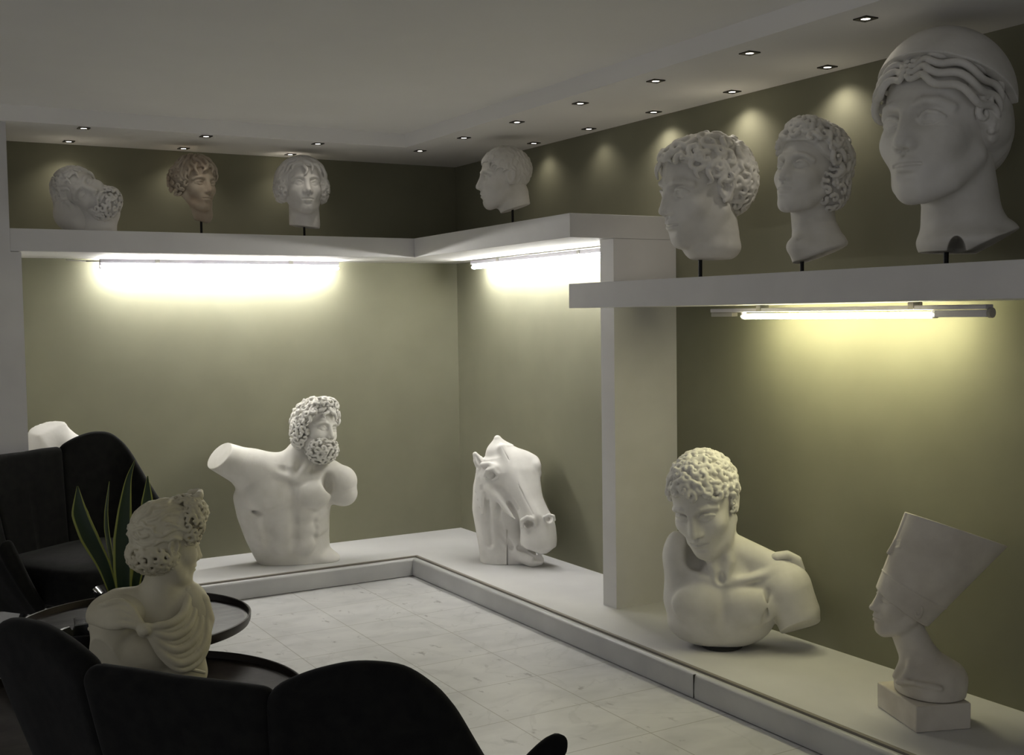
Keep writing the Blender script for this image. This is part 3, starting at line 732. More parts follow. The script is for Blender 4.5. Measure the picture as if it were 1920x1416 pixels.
# --- tilted bearded head ----------------------------------------------------------------------
def tilted_head():
    root = anchor('sculpted_head.006', 'white bearded plaster head tilted far over to the left, resting on the corner shelf', 'sculpture', (-2.325,-.32,S1T+.004))
    U = .0133; pos = (-1.6,0,15.6); pose = Rh(6, -12, 57)
    S = Sdf(); S.push(pos, pose); face(S, ear=True, open_mouth=True, brow=.9)
    S.line([(0,-1,-5),(1.0,-2.5,-10)], [5.6,5.8], 2); S.pop()
    S.line([(1.6,1.5,9.5),(3.2,1.5,2)], [6.6,7.2], 2.5)
    S.cut((0,0,.0), (0,0,1))
    sculpt('face_and_neck', S, VX(.22), U, M['plaster_white'], root)
    H = Sdf(); H.push(pos, pose); scalp(H, .7, low=-8, front=6.8)
    locks(H, 150, 61, 3.4, .7, .6, .35, low=-8, front=6.8, R=HR+.8, k=.35)
    curls(H, 110, 62, 1.5, .6, .4, low=-8, front=7.0, R=HR+.9, k=.35)
    H.pop(); H.ell((-5.5,2,8.0),(7.5,7,7.0),3); H.ell((-1.5,2,3.5),(6.5,6,6.0),3); H.cut((0,0,.0), (0,0,1))
    sculpt('hair', H, VX(.22), U, M['plaster_white'], root)
    B = Sdf(); B.push(pos, pose)
    B.ell((0,4.0,-10.0),(5.4,5.0,4.0),0); B.ell((4.6,2.6,-6.6),(2.4,3.6,3.8),1.5,sym=True)
    gcurl(B, shell_pts((0,4.2,-9.0),(6.6,5.8,5.2), 80, lambda p: p[1] > 2 and p[2] < -6.0 and not (abs(p[0]) < 2.8 and p[2] > -8.2)), 63, 1.3, .6, .4, .3)
    B.line([(.4,9.4,-5.4),(1.8,9.3,-6.0),(3.6,7.8,-7.4)], [.5,.6,.5], .3, sym=True)
    B.box((0,9.6,-7.0),(2.3,2.0,.6),.4,.4,mode='s')
    B.pop(); B.cut((0,0,.0), (0,0,1))
    sculpt('beard', B, VX(.22), U, M['plaster_white'], root)
tilted_head()

# --- bearded torso ------------------------------------------------------------------------------
def bearded_torso():
    root = anchor('torso_bust', 'bearded curly-haired male torso with one raised cut-off arm, below the back wall', 'sculpture', (-1.265,-.40,ZP))
    U = .00301
    S = Sdf()
    S.line([(-50,0,166),(-92,-8,184),(-150,-14,214)], [40,36,27], 0)       # raised stump
    S.cut((-141,-12,207), np.array([.66,.42,-.62]), 1)
    S.ell((-78,-6,186), (34,32,30), 12)
    S.loft([-5,12,45,90,130,158,182], [-70,-80,-95,-110,-117,-104,-70], [70,62,60,62,68,70,52], [34,36,38,42,42,36,24], [2,2,2,2,2,4,6], 14)
    S.ell((52,0,4), (26,28,12), 14)
    S.line([(55,2,158),(84,-2,150),(90,-3,128)], [30,31,25], 14)
    S.line([(0,8,188),(62,2,170)], [22,20], 14); S.line([(-6,8,188),(-56,4,182)], [22,24], 14)
    S.line([(-4,6,168),(12,2,204),(26,0,224)], [34,29,24], 12)
    S.ell((-52,-32,134), (40,18,28), 12); S.ell((26,-32,132), (38,18,27), 12)
    S.line([(-6,-30,162),(-34,-30,170),(-62,-20,184)], [6,6,7], 8); S.line([(4,-30,162),(30,-28,166),(62,-14,166)], [6,6,7], 8)
    S.line([(-4,-10,208),(-6,-26,184),(-2,-32,162)], [7,7,6], 9); S.line([(34,-14,208),(22,-26,185),(4,-32,162)], [7,7,6], 9)
    for z, w in ((92,13),(66,13),(38,15)):
        S.ell((-24,-34,z), (17,8,w), 11); S.ell((14,-34,z), (17,8,w), 11)
    S.line([(-5,-47,150),(-5,-47,16)], [5,5], 9, mode='s')
    S.line([(-88,-14,104),(-60,-42,100),(-30,-48,110)], [3,3.5,3], 9, mode='s'); S.line([(64,-12,104),(42,-40,100),(18,-48,110)], [3,3.5,3], 9, mode='s')
    for q in (0,1,2,3): S.line([(-92+4*q,-14,98-15*q),(-72+3*q,-30,88-15*q)], [6,4], 11)
    for q in (0,1,2): S.line([(52,-14,98-15*q),(38,-28,88-15*q)], [5,4], 10)
    S.ell((58,-24,150), (9,16,18), 12, mode='s')
    S.cut((0,0,0), (0,0,1))
    S.push((40,-6,252), Rh(40, -5, -10), 4.4)
    face(S, ear=True, open_mouth=True, brow=.95); S.pop()
    sculpt('torso', S, VX(1.05), U, M['plaster'], root)
    H = Sdf(); H.push((40,-6,252), Rh(40, -5, -10), 4.4)
    scalp(H, .8, low=-8, front=6.0)
    locks(H, 120, 71, 3.6, .75, .8, .7, low=-8, front=6.2, R=HR+1.1, k=.2)
    curls(H, 95, 72, 1.9, .72, 1.1, low=-9, front=6.2, R=HR+1.3, k=.15)
    gcurl(H, shell_pts((0,5.2,9.8),(5.6,4.2,3.2), 40, lambda p: p[2] > 9 and p[1] > 3.5), 73, 1.5, .62, .5, .2)
    gcurl(H, shell_pts((7.2,-2,-1.5),(3.0,4.6,6.6), 46, lambda p: p[0] > 7.0), 74, 1.5, .65, .4, .2)
    gcurl(H, shell_pts((-7.2,-2,-1.5),(3.0,4.6,6.6), 46, lambda p: p[0] < -7.0), 75, 1.5, .65, .4, .2)
    sculpt('hair', H, VX(.95), U, M['plaster'], root)
    B = Sdf(); B.push((40,-6,252), Rh(40, -5, -10), 4.4)
    B.ell((0,4.8,-9.6),(4.6,4.2,4.2),0); B.ell((5.0,2.6,-6.6),(2.0,3.4,4.0),1.5,sym=True)
    gcurl(B, shell_pts((0,4.2,-8.8),(6.3,6.2,5.4), 84, lambda p: p[1] > 1.5 and p[2] < -4.6 and not (abs(p[0]) < 2.6 and p[2] > -8.0)), 76, 1.55, .64, .8, .12)
    gcurl(B, [((x,7.6-abs(x)*.5,z),(x*.2,1,-.4)) for x, z in ((-2.4,-11.6),(0,-12.4),(2.4,-11.6),(-1.2,-13.2),(1.4,-13.2),(3.6,-10.4),(-3.6,-10.4))], 77, 1.4, .6, .7, .15)
    B.line([(.4,9.5,-5.3),(1.8,9.6,-5.8),(3.2,8.6,-7.2),(3.6,7.8,-8.8)], [.45,.62,.55,.4], .3, sym=True)
    B.box((0,9.8,-6.9),(2.0,2.2,.55),.4,.3,mode='s')
    sculpt('beard', B, VX(.95), U, M['plaster'], root)
bearded_torso()

# --- horse head -----------------------------------------------------------------------------------
def horse_head():
    root = anchor('horse_head', 'white plaster horse head with open mouth beside the partition on the step', 'sculpture', (-.262,-1.06,ZP))
    U = .00293
    S = Sdf()
    S.loft([-5,20,50,100,150,195], [-54,-55,-60,-68,-65,-44], [56,54,46,34,32,34], [50,50,50,48,44,30], [16,16,18,20,20,18], 0, flat=2.8)
    S.line([(-10,14,176),(-14,14,206)], [46,26], 16)
    S.line([(-16,14,208),(-17,12,236)], [20,7], 8)                                # poll tuft
    S.line([(-12,12,226),(16,10,204),(36,8,198),(50,2,192)], [8,11,12,12], 9)
    S.ell((15,0,176), (47,32,38), 12)                                            # forehead
    S.loft([40,70,90,105,130,160,185,205,222], [26,24,22,18,2,-18,-26,-22,-6], [90,92,88,78,67,64,62,44,10], [27,29,28,27,29,32,34,22,8], [-50,-50,-46,-42,-30,-16,-6,4,8], 12)
    S.line([(-8,-12,222),(16,-40,168),(38,-58,124),(52,-70,98)], [6,7,7,9], 11)  # nose ridge
    S.ell((58,-56,50), (31,24,27), 10)                                           # upper lip
    S.ell((-2,0,110), (38,38,50), 14)                                            # cheek
    S.line([(-4,2,84),(10,-16,44),(30,-34,16),(46,-48,10),(58,-52,12)], [34,22,14,12,10], 8)   # lower jaw
    S.line([(14,-56,42),(34,-62,30),(60,-72,16),(84,-78,14)], [6,11,11,9], 3, mode='s')      # open mouth
    S.line([(24,-40,34),(50,-56,22),(66,-62,18)], [7,9,8], 3, mode='s')
    S.line([(26,-38,22),(46,-54,15)], [5,5], 3)
    e = (-30,-22,172)
    S.ell((e[0]-2,e[1]-8,e[2]-2), (11,9,10), 5, mode='s'); S.ell(e, (9,9,8.5), 1.5)
    S.line([(e[0]-12,e[1]-3,e[2]-2),(e[0]-7,e[1]-9,e[2]+9),(e[0]+4,e[1]-12,e[2]+11),(e[0]+13,e[1]-12,e[2]+2)], [3,3.5,3.5,3], 4)
    S.line([(e[0]-10,e[1]-6,e[2]-7),(e[0],e[1]-10,e[2]-12),(e[0]+11,e[1]-12,e[2]-5)], [2.5,3,2.5], 3)
    S.ell((56,-12,186), (9,12,11), 6); S.ell((60,-12,172), (6,8,8), 3)
    S.line([(-40,-32,160),(-14,-36,150),(4,-44,132),(20,-54,112)], [4,5,5,4], 6, mode='s')
    S.line([(-34,-22,146),(-18,-34,128),(0,-44,108),(14,-54,92)], [5,5,5,5], 8)
    S.line([(-46,-16,190),(-34,-26,192),(-22,-28,186)], [5,5,5], 8)
    for (x, y, z, q) in ((39,-75,86,1.0), (79,-70,93,.72)):
        S.line([(x-12*q,y+4,z-6*q),(x-11*q,y-1,z+6*q),(x-2*q,y-5,z+12*q),(x+9*q,y-3,z+8*q),(x+12*q,y+1,z-2*q)], [4*q,5*q,5*q,5*q,4*q], 3)
        S.ell((x,y-1,z-1), (10*q,21,9*q), 1.5, mode='s')
    S.line([(-14,-30,118),(-20,-32,88),(-10,-34,56),(8,-34,34)], [4,5,5,4], 8, mode='s')
    S.line([(-40,-22,120),(-38,-26,80),(-34,-26,40)], [4,5,4], 10, mode='s')
    S.line([(4,-36,116),(14,-50,92),(16,-56,70)], [4,5,4], 7, mode='s')
    for q in range(4): S.line([(-56+q*3,-4-q*5,178-q*14),(-60+q*4,-12-q*5,140-q*14)], [3,2], 5)
    S.line([(-46,6,178),(-54,2,196),(-60,0,208)], [11,10,5], 5); S.line([(-52,-9,192),(-58,-7,204)], [4.5,3], 2, mode='s')   # ear
    S.line([(-14,-14,234),(4,-30,200),(20,-50,160),(36,-66,126),(48,-77,104)], 1.3, .8, mode='s')   # cast seam
    S.box((-1,-36,30), (.9,8,38), .4, .8, mode='s')
    S.cut((0,0,0), (0,0,1))
    sculpt('head_and_neck', S, VX(1.0), U, M['plaster_white'], root)
horse_head()

# --- youth bust looking down ---------------------------------------------------------------------
def youth_bust():
    root = anchor('portrait_bust', 'plaster bust of a curly-haired youth looking down, below the yellowish lamp', 'sculpture', (-.345,-2.99,ZP))
    U = .00219
    S = Sdf()
    S.line([(116,-4,112),(134,-8,74),(142,-10,30)], [47,42,36], 0)            # cut-off arm
    S.cut((122,-12,40), np.array([-.30,.45,.86]), 1)
    S.ell((108,-2,122), (46,46,48), 14)
    S.ell((-8,6,86), (98,54,84), 22)
    S.ell((-10,2,44), (96,50,46), 22)
    S.ell((-89,18,172), (25,30,44), 14); S.line([(-84,16,165),(-76,8,92)], [27,38], 16)
    S.line([(22,10,182),(96,6,148)], [30,30], 18); S.line([(-20,12,168),(-74,14,160)], [20,20], 16)
    S.line([(0,6,120),(-4,2,178),(-16,-4,222)], [44,37,31], 14)
    S.ell((-48,-38,88), (48,20,34), 14); S.ell((48,-40,86), (48,20,34), 14)
    S.line([(0,-56,120),(-2,-62,40)], [4,6], 12, mode='s')
    S.line([(-10,-34,132),(-44,-30,140),(-80,-6,158)], [6,6,7], 9); S.line([(4,-36,132),(42,-32,138),(90,-22,150)], [6,7,8], 9)
    S.line([(-34,-14,192),(-20,-34,160),(-8,-40,134)], [7,7,6], 10); S.line([(4,-22,206),(10,-34,170),(0,-40,134)], [8,8,6], 10)
    S.ell((-6,-44,140), (8,9,10), 8, mode='s')
    S.ell((-52,-4,172), (18,26,26), 14, mode='s')
    S.line([(78,-42,118),(74,-52,70),(76,-46,44)], [3,4.5,4], 8, mode='s')
    S.cut((0,0,5), (0,.02,1), 3); S.cut((70,-10,12), np.array([-.30,.1,1]), 8); S.cut((-90,0,9), np.array([.22,0,1]), 8)
    S.push((-35,-16,281), Rh(-20, 21, 7), 7.75)
    face(S, ear=True, wide=1.0, brow=.6); S.line([(0,-1.5,-3),(0,-3.0,-8.5)], [4.6,4.6], 1.5); S.pop()
    sculpt('torso', S, VX(1.2), U, M['plaster'], root)
    C = Sdf()
    C.line([(84,-2,166),(98,-10,176),(116,-10,180),(134,-4,170),(142,0,152)], [8,10,9,9,7], 3); C.ell((112,4,168), (26,20,9), 5, rot=ry(.25))
    C.line([(96,-14,170),(120,-16,172)], [3,3], 3, mode='s')
    sculpt('cloak_knot', C, VX(1.4), U, M['plaster'], root)
    H = Sdf(); H.push((-35,-16,281), Rh(-20, 21, 7), 7.75)
    scalp(H, .45, low=-7, front=5.6)
    curls(H, 185, 81, 1.2, .66, .5, low=-7, front=5.9, R=HR+.3, k=.35)
    locks(H, 90, 82, 1.5, .62, .4, .5, low=-7, front=5.9, R=HR+.4, k=.3)
    gcurl(H, [((7.4,.6,1.2),(1,.3,0)),((7.3,.9,-.4),(1,.3,0)),((-7.4,.6,1.2),(-1,.3,0)),((-7.3,.9,-.4),(-1,.3,0)),((-7.0,.9,-1.8),(-1,.3,0))], 83, .8, .4, .3, .2)
    sculpt('hair', H, VX(1.0), U, M['plaster'], root)
    MB().lathe([(.0001,0),(.075,0),(.085,.004),(.08,.016),(.0001,.016)], 40, (-.01,.0,0)).make('foot_disc', M['dark_gap'], root, smooth=True, angle=.6)
youth_bust()

# --- queen bust with tall flat crown -----------------------------------------------------------------
def queen_bust():
    root = anchor('crowned_bust', 'long-necked plaster queen bust with tall flat-topped crown on a square block', 'sculpture', (-.334,-3.994,ZP))
    U = .0018
    A = math.radians(119.5)
    b = MB(); L, W_, Hh = .133, .0985, .088
    ca, sa = math.cos(A), math.sin(A)
    P = [(sx*L*ca - sy*W_*sa, sx*L*sa + sy*W_*ca) for sx, sy in ((-1,-1),(1,-1),(1,1),(-1,1))]
    b.prism(P, 0, Hh).make('block_base', M['plaster_pink'], root, bevel=.005)
    S = Sdf()
    ra = rz(A)
    S.ell((8,2,62), (70,58,44), 0, rot=ra)
    S.line([(30,0,70),(4,0,96),(-12,0,128),(-28,-2,166)], [52,42,34,31], 14)
    S.line([(-50,-8,78),(-40,-12,100),(-30,-16,125)], [5,6,5], 10); S.line([(-38,-36,76),(-24,-34,100),(-18,-28,126)], [5,6,5], 10)
    S.line([(-44,-38,76),(-14,-58,82),(30,-62,78)], [5,5,4], 8)
    S.cut((0,0,50), (0,0,1), 2); S.cut((78,0,60), (-1,0,.15), 4)
    S.push((-29,-4,224), Rh(-70, -7, 0), 6.05)
    face(S, ear=False, wide=.93, brow=.55, lips=1.15)
    S.ell((7.0,-1.4,-1.4), (.9,1.5,2.7), .5, sym=True); S.ell((7.6,-1.0,-1.2), (.6,.8,1.6), .3, mode='s', sym=True); S.pop()
    sculpt('bust', S, VX(1.25), U, M['plaster_pink'], root)
    C = Sdf()
    c0 = np.array([-36,-3,212]); c1 = np.array([53,14,362]); ax = c1-c0; Ln = np.linalg.norm(ax); ax = ax/Ln
    fd = np.array([math.sin(math.radians(-70)), -math.cos(math.radians(-70)), 0]); xx = fd-ax*(fd@ax); xx /= np.linalg.norm(xx); yy = np.cross(ax, xx)
    def cone(p):
        q = p-c0; t = (q@ax)/Ln; a = 61+37*t; bb = 46+14*t
        return (np.sqrt(((q@xx)/a)**2+((q@yy)/bb)**2)-1)*bb*.85
    C.add(cone, 0, tuple((c0+c1)/2), 145); 
    f0 = c0 + xx*59; f1 = c1 + xx*96 + ax*14
    C.line([f0+ax*20, f0*.35+f1*.65, f1], [5,6,7], 1.5)
    ring = []
    for t in np.linspace(0, 2*PI, 40):
        h = .22; ring.append(c0 + ax*Ln*h + xx*(61+37*h+.3)*math.cos(t) + yy*(46+14*h+.3)*math.sin(t))
    C.line(ring, 1.3, 1.0)
    m_ = f0*.45+f1*.55
    C.line([m_+yy*6, m_+yy*14+ax*3-xx*2, m_+yy*18-ax*8-xx*4, m_+yy*10-ax*14-xx*2], [3,3,2.5,2.5], 1.5)
    C.line([m_-yy*6, m_-yy*14+ax*3-xx*2, m_-yy*18-ax*8-xx*4, m_-yy*10-ax*14-xx*2], [3,3,2.5,2.5], 1.5)
    C.line([m_-ax*2+xx*2, m_-ax*30+xx*1.5], [4,3.5], 1.5)
    tn = np.cross(np.array([187,24,-62.]), np.array([.1,1,-.22])); tn /= np.linalg.norm(tn); tn = tn if tn[2] < 0 else -tn
    C.cut(tuple(c1), tn, 1.0)
    C.cut((-36,0,208), np.array([.60,.06,.80]), 2)
    sculpt('crown', C, VX(1.25), U, M['plaster_pink'], root)
queen_bust()

# --- draped bust on the tray table, seen from behind ----------------------------------------------------
def draped_bust():
    root = anchor('draped_bust', 'yellowed bust with swept-up curls and a draped cloak, standing on the nearer tray table', 'sculpture', (-2.673,-3.039,TT))
    U = .001664
    S = Sdf()
    S.line([(-66,-8,138),(-74,-14,96),(-60,-18,48)], [40,38,32], 0)
    S.cut((-92,-26,96), np.array([.62,.70,.35]), 1)
    S.ell((-66,-4,150), (44,42,40), 14)
    S.ell((12,6,100), (86,54,76), 20); S.ell((22,6,36), (74,48,54), 20)
    S.line([(-58,4,172),(62,16,170)], [34,36], 16); S.ell((72,14,140), (34,38,44), 16)
    S.line([(12,10,150),(16,8,196),(26,6,236)], [42,36,32], 12)
    S.ell((50,-34,86), (42,22,32), 14); S.ell((-10,-40,92), (44,20,32), 14)
    S.line([(22,-62,110),(30,-62,20)], [3,4], 12, mode='s')
    S.cut((0,0,0), (0,0,1))
    S.push((28,4,284), Rh(112, 10, 0), 6.5)
    face(S, ear=True); S.pop()
    sculpt('bust', S, VX(1.3), U, M['stone_yellow'], root)
    H = Sdf(); H.push((28,4,284), Rh(112, 10, 0), 6.5)
    scalp(H, .9, low=-9, front=6.0); H.ell((0,-5.0,-2.8),(6.2,4.6,5.0),2)
    locks(H, 150, 91, 5.6, .5, .5, .15, low=-4, front=6.2, R=HR+.9, k=.4, flow=lambda p: (0,-1,.05) if p[2] < 5 else (0,.9,.3), mask=lambda p: p[2] > 0)
    gcurl(H, shell_pts((0,-3.2,-3.6),(7.4,6.8,4.8), 100, lambda p: p[1] < 2.2 and p[2] < .2 and p[2] > -10), 92, 1.7, .72, .6, .2)
    gcurl(H, shell_pts((0,4.8,9.2),(6.6,5.0,4.0), 80, lambda p: p[2] > 7 and (p[1] > 2.5 or p[2] > 11.5)), 93, 1.6, .66, .7, .2)
    gcurl(H, shell_pts((5.2,3.6,5.4),(3.0,4.0,4.8), 40, lambda p: p[0] > 4.5), 94, 1.5, .6, .5, .25)
    gcurl(H, shell_pts((-5.2,3.6,5.4),(3.0,4.0,4.8), 40, lambda p: p[0] < -4.5), 95, 1.5, .6, .5, .25)
    H.line([(2.0,5.0,11.8),(2.6,6.8,14.2),(.6,8.0,15.2)], [1.0,1.3,.8], .5, sym=True)
    sculpt('hair', H, VX(1.2), U, M['stone_yellow'], root)
    C = Sdf()
    C.ell((-58,0,160), (58,50,42), 0); C.ell((-62,2,150), (46,60,40), 8)
    C.ell((-66,-8,112), (70,64,44), 8, mode='s')
    C.ell((18,4,226), (44,40,40), 10, mode='s')
    for q in range(4):
        C.line(curve_pts([(-108+q*6,-12-q*5,140+q*14),(-76,-44+q*3,152+q*12),(-44,-56+q*7,152+q*11),(-14,-60,142)],14), [5,5.5,6,6.5,7,7,7,7,6.5,6,6,6,6,6], 3)
    inner = np.array([(-8,-62,146),(10,-62,146),(32,-56,148),(52,-40,158),(62,-18,176),(62,0,192)], float)
    outer = np.array([(-10,-64,136),(14,-72,92),(46,-72,64),(80,-52,72),(98,-24,104),(96,-2,150)], float)
    for q in range(8):
        f = q/7.0; w_ = 8.0 if q % 2 == 0 else 5.0; C.line(curve_pts(inner*(1-f)+outer*f), [w_*min(1,.5+i/8) for i in range(24)], 2.0)
    C.line([(62,4,190),(88,4,170),(98,0,134),(92,-16,100)], [14,15,13,8], 5)
    C.line([(30,-62,76),(60,-54,60),(88,-34,44)], [3,4,3], 2)
    C.line([(-50,26,180),(0,44,176),(50,34,180)], [22,20,20], 8)
    C.ell((-13,-64,141), (15,9,14), 4); C.ell((-13,-72,141), (9,5,8), 2)
    sculpt('cloak', C, VX(1.35), U, M['stone_yellow'], root)
draped_bust()

# --- headless torso half hidden behind the far chair ---------------------------------------------------
def headless_torso():
    root = anchor('headless_torso', 'white headless plaster torso partly hidden behind the far armchair', 'sculpture', (-2.54,-.30,ZP))
    S = Sdf()
    S.line([(-2,0,66),(-1.5,-1,86)], [11,8.5], 0)
    S.cut((0,-1,84.5), np.array([.18,.30,-1]), 0); S.cut((3.5,-4,82), np.array([-.35,.85,-.45]), .5)
    S.line([(-13,0,66),(-5,1,74)], [8,8], 5); S.line([(24,0,62),(6,1,74)], [9,8], 6)
    S.ell((0,0,48), (24,13,24), 6); S.ell((0,1,20), (18,12,24), 8)
    S.ell((-12,-9,54), (12,6,9), 3); S.ell((12,-9,54), (12,6,9), 3)
    S.line([(26,0,60),(29,0,46)], [9,8], 4); S.cut((-14,0,0), (1,0,0), 1)
    S.cut((0,0,0), (0,0,1))
    sculpt('torso', S, .8, .01, M['plaster_white'], root)
headless_torso()

# ------------------------------------------------------------------ tray tables
def tray_table(name, label, x, y, R, z, legs_rot, tm='tray'):
    root = empty(name, label, 'side table', (x, y, 0), 0)
    h = .032
    MB().lathe([(.0001,z-.030),(R-.02,z-.030),(R-.02,z-.022),(.0001,z-.022)], 96).make('tray_surface', M[tm], root, smooth=True, angle=.5)
    MB().lathe([(R-.022,z-.031),(R-.004,z-.031),(R,z-.022),(R+.002,z),(R-.003,z+.002),(R-.006,z),(R-.009,z-.021),(R-.022,z-.0215)], 96).make('rim', M['tray_rim'], root, smooth=True, angle=.7)
    for k in range(3):
        a = legs_rot + k*2*PI/3; c, s = math.cos(a), math.sin(a)
        MB().tube((c*R*.62, s*R*.62, z-.031), (c*R*.80, s*R*.80, 0), .011, .009, 14).make('leg', M['table_leg'], root, smooth=True, angle=.6)
    r2 = R*.70
    V = []; F = []; n = 48
    for i in range(n):
        a = 2*PI*i/n
        for j in range(8):
            b = 2*PI*j/8; rr = r2+.007*math.cos(b); V.append((rr*math.cos(a), rr*math.sin(a), z*.45+.007*math.sin(b)))
    for i in range(n):
        for j in range(8): F.append((i*8+j, ((i+1) % n)*8+j, ((i+1) % n)*8+(j+1) % 8, i*8+(j+1) % 8))
    mesh_obj('ring_brace', V, F, M['table_leg'], root)
    return root
tray_table('tray_table', 'round dark tray table holding the plant, ashtray and glasses', -2.618, -2.503, .400, .45, 1.306)
tray_table('tray_table.001', 'larger round brown tray table under the yellowed draped bust', -2.786, -3.124, .540, .36, 2.353, 'tray_brown')
TZ = .4285
# ------------------------------------------------------------------ snake plant
def plant():
    cx, cy = -2.640, -2.44
    pot = empty('potted_snake_plant', 'snake plant with yellow-edged upright leaves in a glossy black pot on the tray', 'plant', (cx, cy, TZ))
    MB().lathe([(.0001,0),(.062,0),(.068,.006),(.088,.085),(.100,.118),(.103,.122),(.099,.125),(.092,.116),(.080,.100),(.0001,.098)], 56).make('pot', M['pot'], pot, smooth=True, angle=.9)
    MB().lathe([(.0001,.103),(.05,.104),(.0815,.101),(.0815,.099),(.0001,.099)], 40).make('soil', M['soil'], pot, smooth=True)
    az = math.atan2(cy-CAM[1], cx-CAM[0]) - PI/2; ca, sa = math.cos(az), math.sin(az)
    def W(p): return (ca*p[0]-sa*p[1], sa*p[0]+ca*p[1], p[2])
    def leaf(pts, wid, face=0.0, twist=0.0, th=.003):
        pts = np.array(pts, float); n = 36
        ts = np.linspace(0, 1, len(pts)); tt = np.linspace(0, 1, n)
        C = np.stack([np.interp(tt, ts, pts[:,k]) for k in range(3)], 1)
        for _ in range(6): C[1:-1] = (C[:-2]+2*C[1:-1]+C[2:])/4
        wt = np.interp(tt, np.linspace(0,1,len(wid)), wid)
        V = []; F = []; UV = []; m = 9
        for i in range(n):
            tan = C[min(i+1,n-1)]-C[max(i-1,0)]; tan /= np.linalg.norm(tan)
            a = face+twist*tt[i]; side = np.array([math.cos(a), math.sin(a), 0]); side -= tan*(side@tan); side /= np.linalg.norm(side)
            nr = np.cross(side, tan)
            for q in (0,1):
                for j in range(m):
                    u = j/(m-1); s = (u-.5)*wt[i]
                    cup = .35*wt[i]*(4*(u-.5)**2)*.35
                    V.append(W(C[i] + side*s + nr*(cup + (q-.5)*th*(1-abs(2*u-1)**4*.7)))); UV.append((u, tt[i]))
        w2 = 2*m
        for i in range(n-1):
            for j in range(m-1):
                F.append((i*w2+j, i*w2+j+1, (i+1)*w2+j+1, (i+1)*w2+j)); F.append((i*w2+m+j, (i+1)*w2+m+j, (i+1)*w2+m+j+1, i*w2+m+j+1))
            F.append((i*w2, (i+1)*w2, (i+1)*w2+m, i*w2+m)); F.append((i*w2+m-1, i*w2+2*m-1, (i+1)*w2+2*m-1, (i+1)*w2+m-1))
        F.append(tuple(range(m))+tuple(range(2*m-1, m-1, -1)))
        k = (n-1)*w2; F.append(tuple(k+i for i in range(m-1,-1,-1))+tuple(k+m+i for i in range(m)))
        mesh_obj('leaf', V, F, M['leaf'], pot, True, uv=UV)
    z0 = .095
    leaf([(-.028,0,z0),(-.058,-.01,.21),(-.108,-.015,.32),(-.135,-.01,.40),(-.137,.0,.495)], [.03,.046,.062,.056,.004], .15)
    leaf([(-.018,.02,z0),(-.035,.025,.22),(-.05,.03,.33),(-.048,.03,.40),(-.032,.03,.50)], [.02,.022,.026,.018,.002], .9)
    leaf([(.004,-.02,z0),(.002,-.025,.20),(.005,-.02,.30),(.014,-.01,.40),(.030,0,.51),(.056,.01,.575)], [.050,.064,.066,.048,.022,.002], 0.05, .3)
    leaf([(.035,.01,z0),(.060,.01,.22),(.078,.01,.32),(.092,.01,.43),(.097,.01,.515)], [.034,.044,.052,.042,.003], .35)
    leaf([(.022,.03,z0),(.040,.04,.20),(.050,.05,.30),(.046,.05,.36)], [.04,.05,.045,.003], -.3)
    leaf([(-.01,.035,z0),(-.02,.05,.19),(-.012,.06,.28)], [.03,.04,.003], .4)
plant()
# ------------------------------------------------------------------ ashtray and glasses on the tray
V = MB(); n = 64
ang = math.radians(150)
def ash():
    prof = [(.0001,0),(.070,0),(.078,.006),(.080,.048),(.077,.052),(.070,.050),(.066,.020),(.0001,.014)]
    V = []; F = []; n = 72; m = len(prof)
    for (r, z) in prof:
        for i in range(n):
            a = 2*PI*i/n; zz = z
            if z > .045 and min(abs((a - q + PI) % (2*PI) - PI) for q in (1.9, 4.0, 6.1)) < .09: zz = z-.012
            V.append((r*math.cos(a), r*math.sin(a), zz))
    for q in range(m-1):
        for i in range(n): j = (i+1) % n; F.append((q*n+i, q*n+j, (q+1)*n+j, (q+1)*n+i))
    o = mesh_obj('ashtray', V, F, M['ash'], None, True, angle=.6); return o
o = ash(); o.location = (-2.815, -2.665, TZ); tag(o, 'round black ashtray with notched rim at the near side of the farther tray', 'ashtray')
g = MB().lathe([(.0001,0),(.017,0),(.020,.003),(.0225,.045),(.0235,.060),(.022,.060),(.0205,.045),(.018,.008),(.0001,.007)], 32).make('small_glass', M['glass'], smooth=True, angle=.8)
gl = [(-2.80,-2.545,'small clear glass on the tray, leftmost of the cluster behind the ashtray'),
      (-2.752,-2.60,'small clear glass on the tray, nearest the shoulder of the draped bust'),
      (-2.752,-2.50,'small clear glass on the tray, right beside the black pot'),
      (-2.735,-2.555,'small clear glass in the middle of the cluster between pot and ashtray')]
for i, (x, y, lab) in enumerate(gl):
    c = g if i == 0 else g.copy()
    if i: COL.objects.link(c)
    c.location = (x, y, TZ+.0005); tag(c, lab, 'glass', 'small glasses on the tray table')

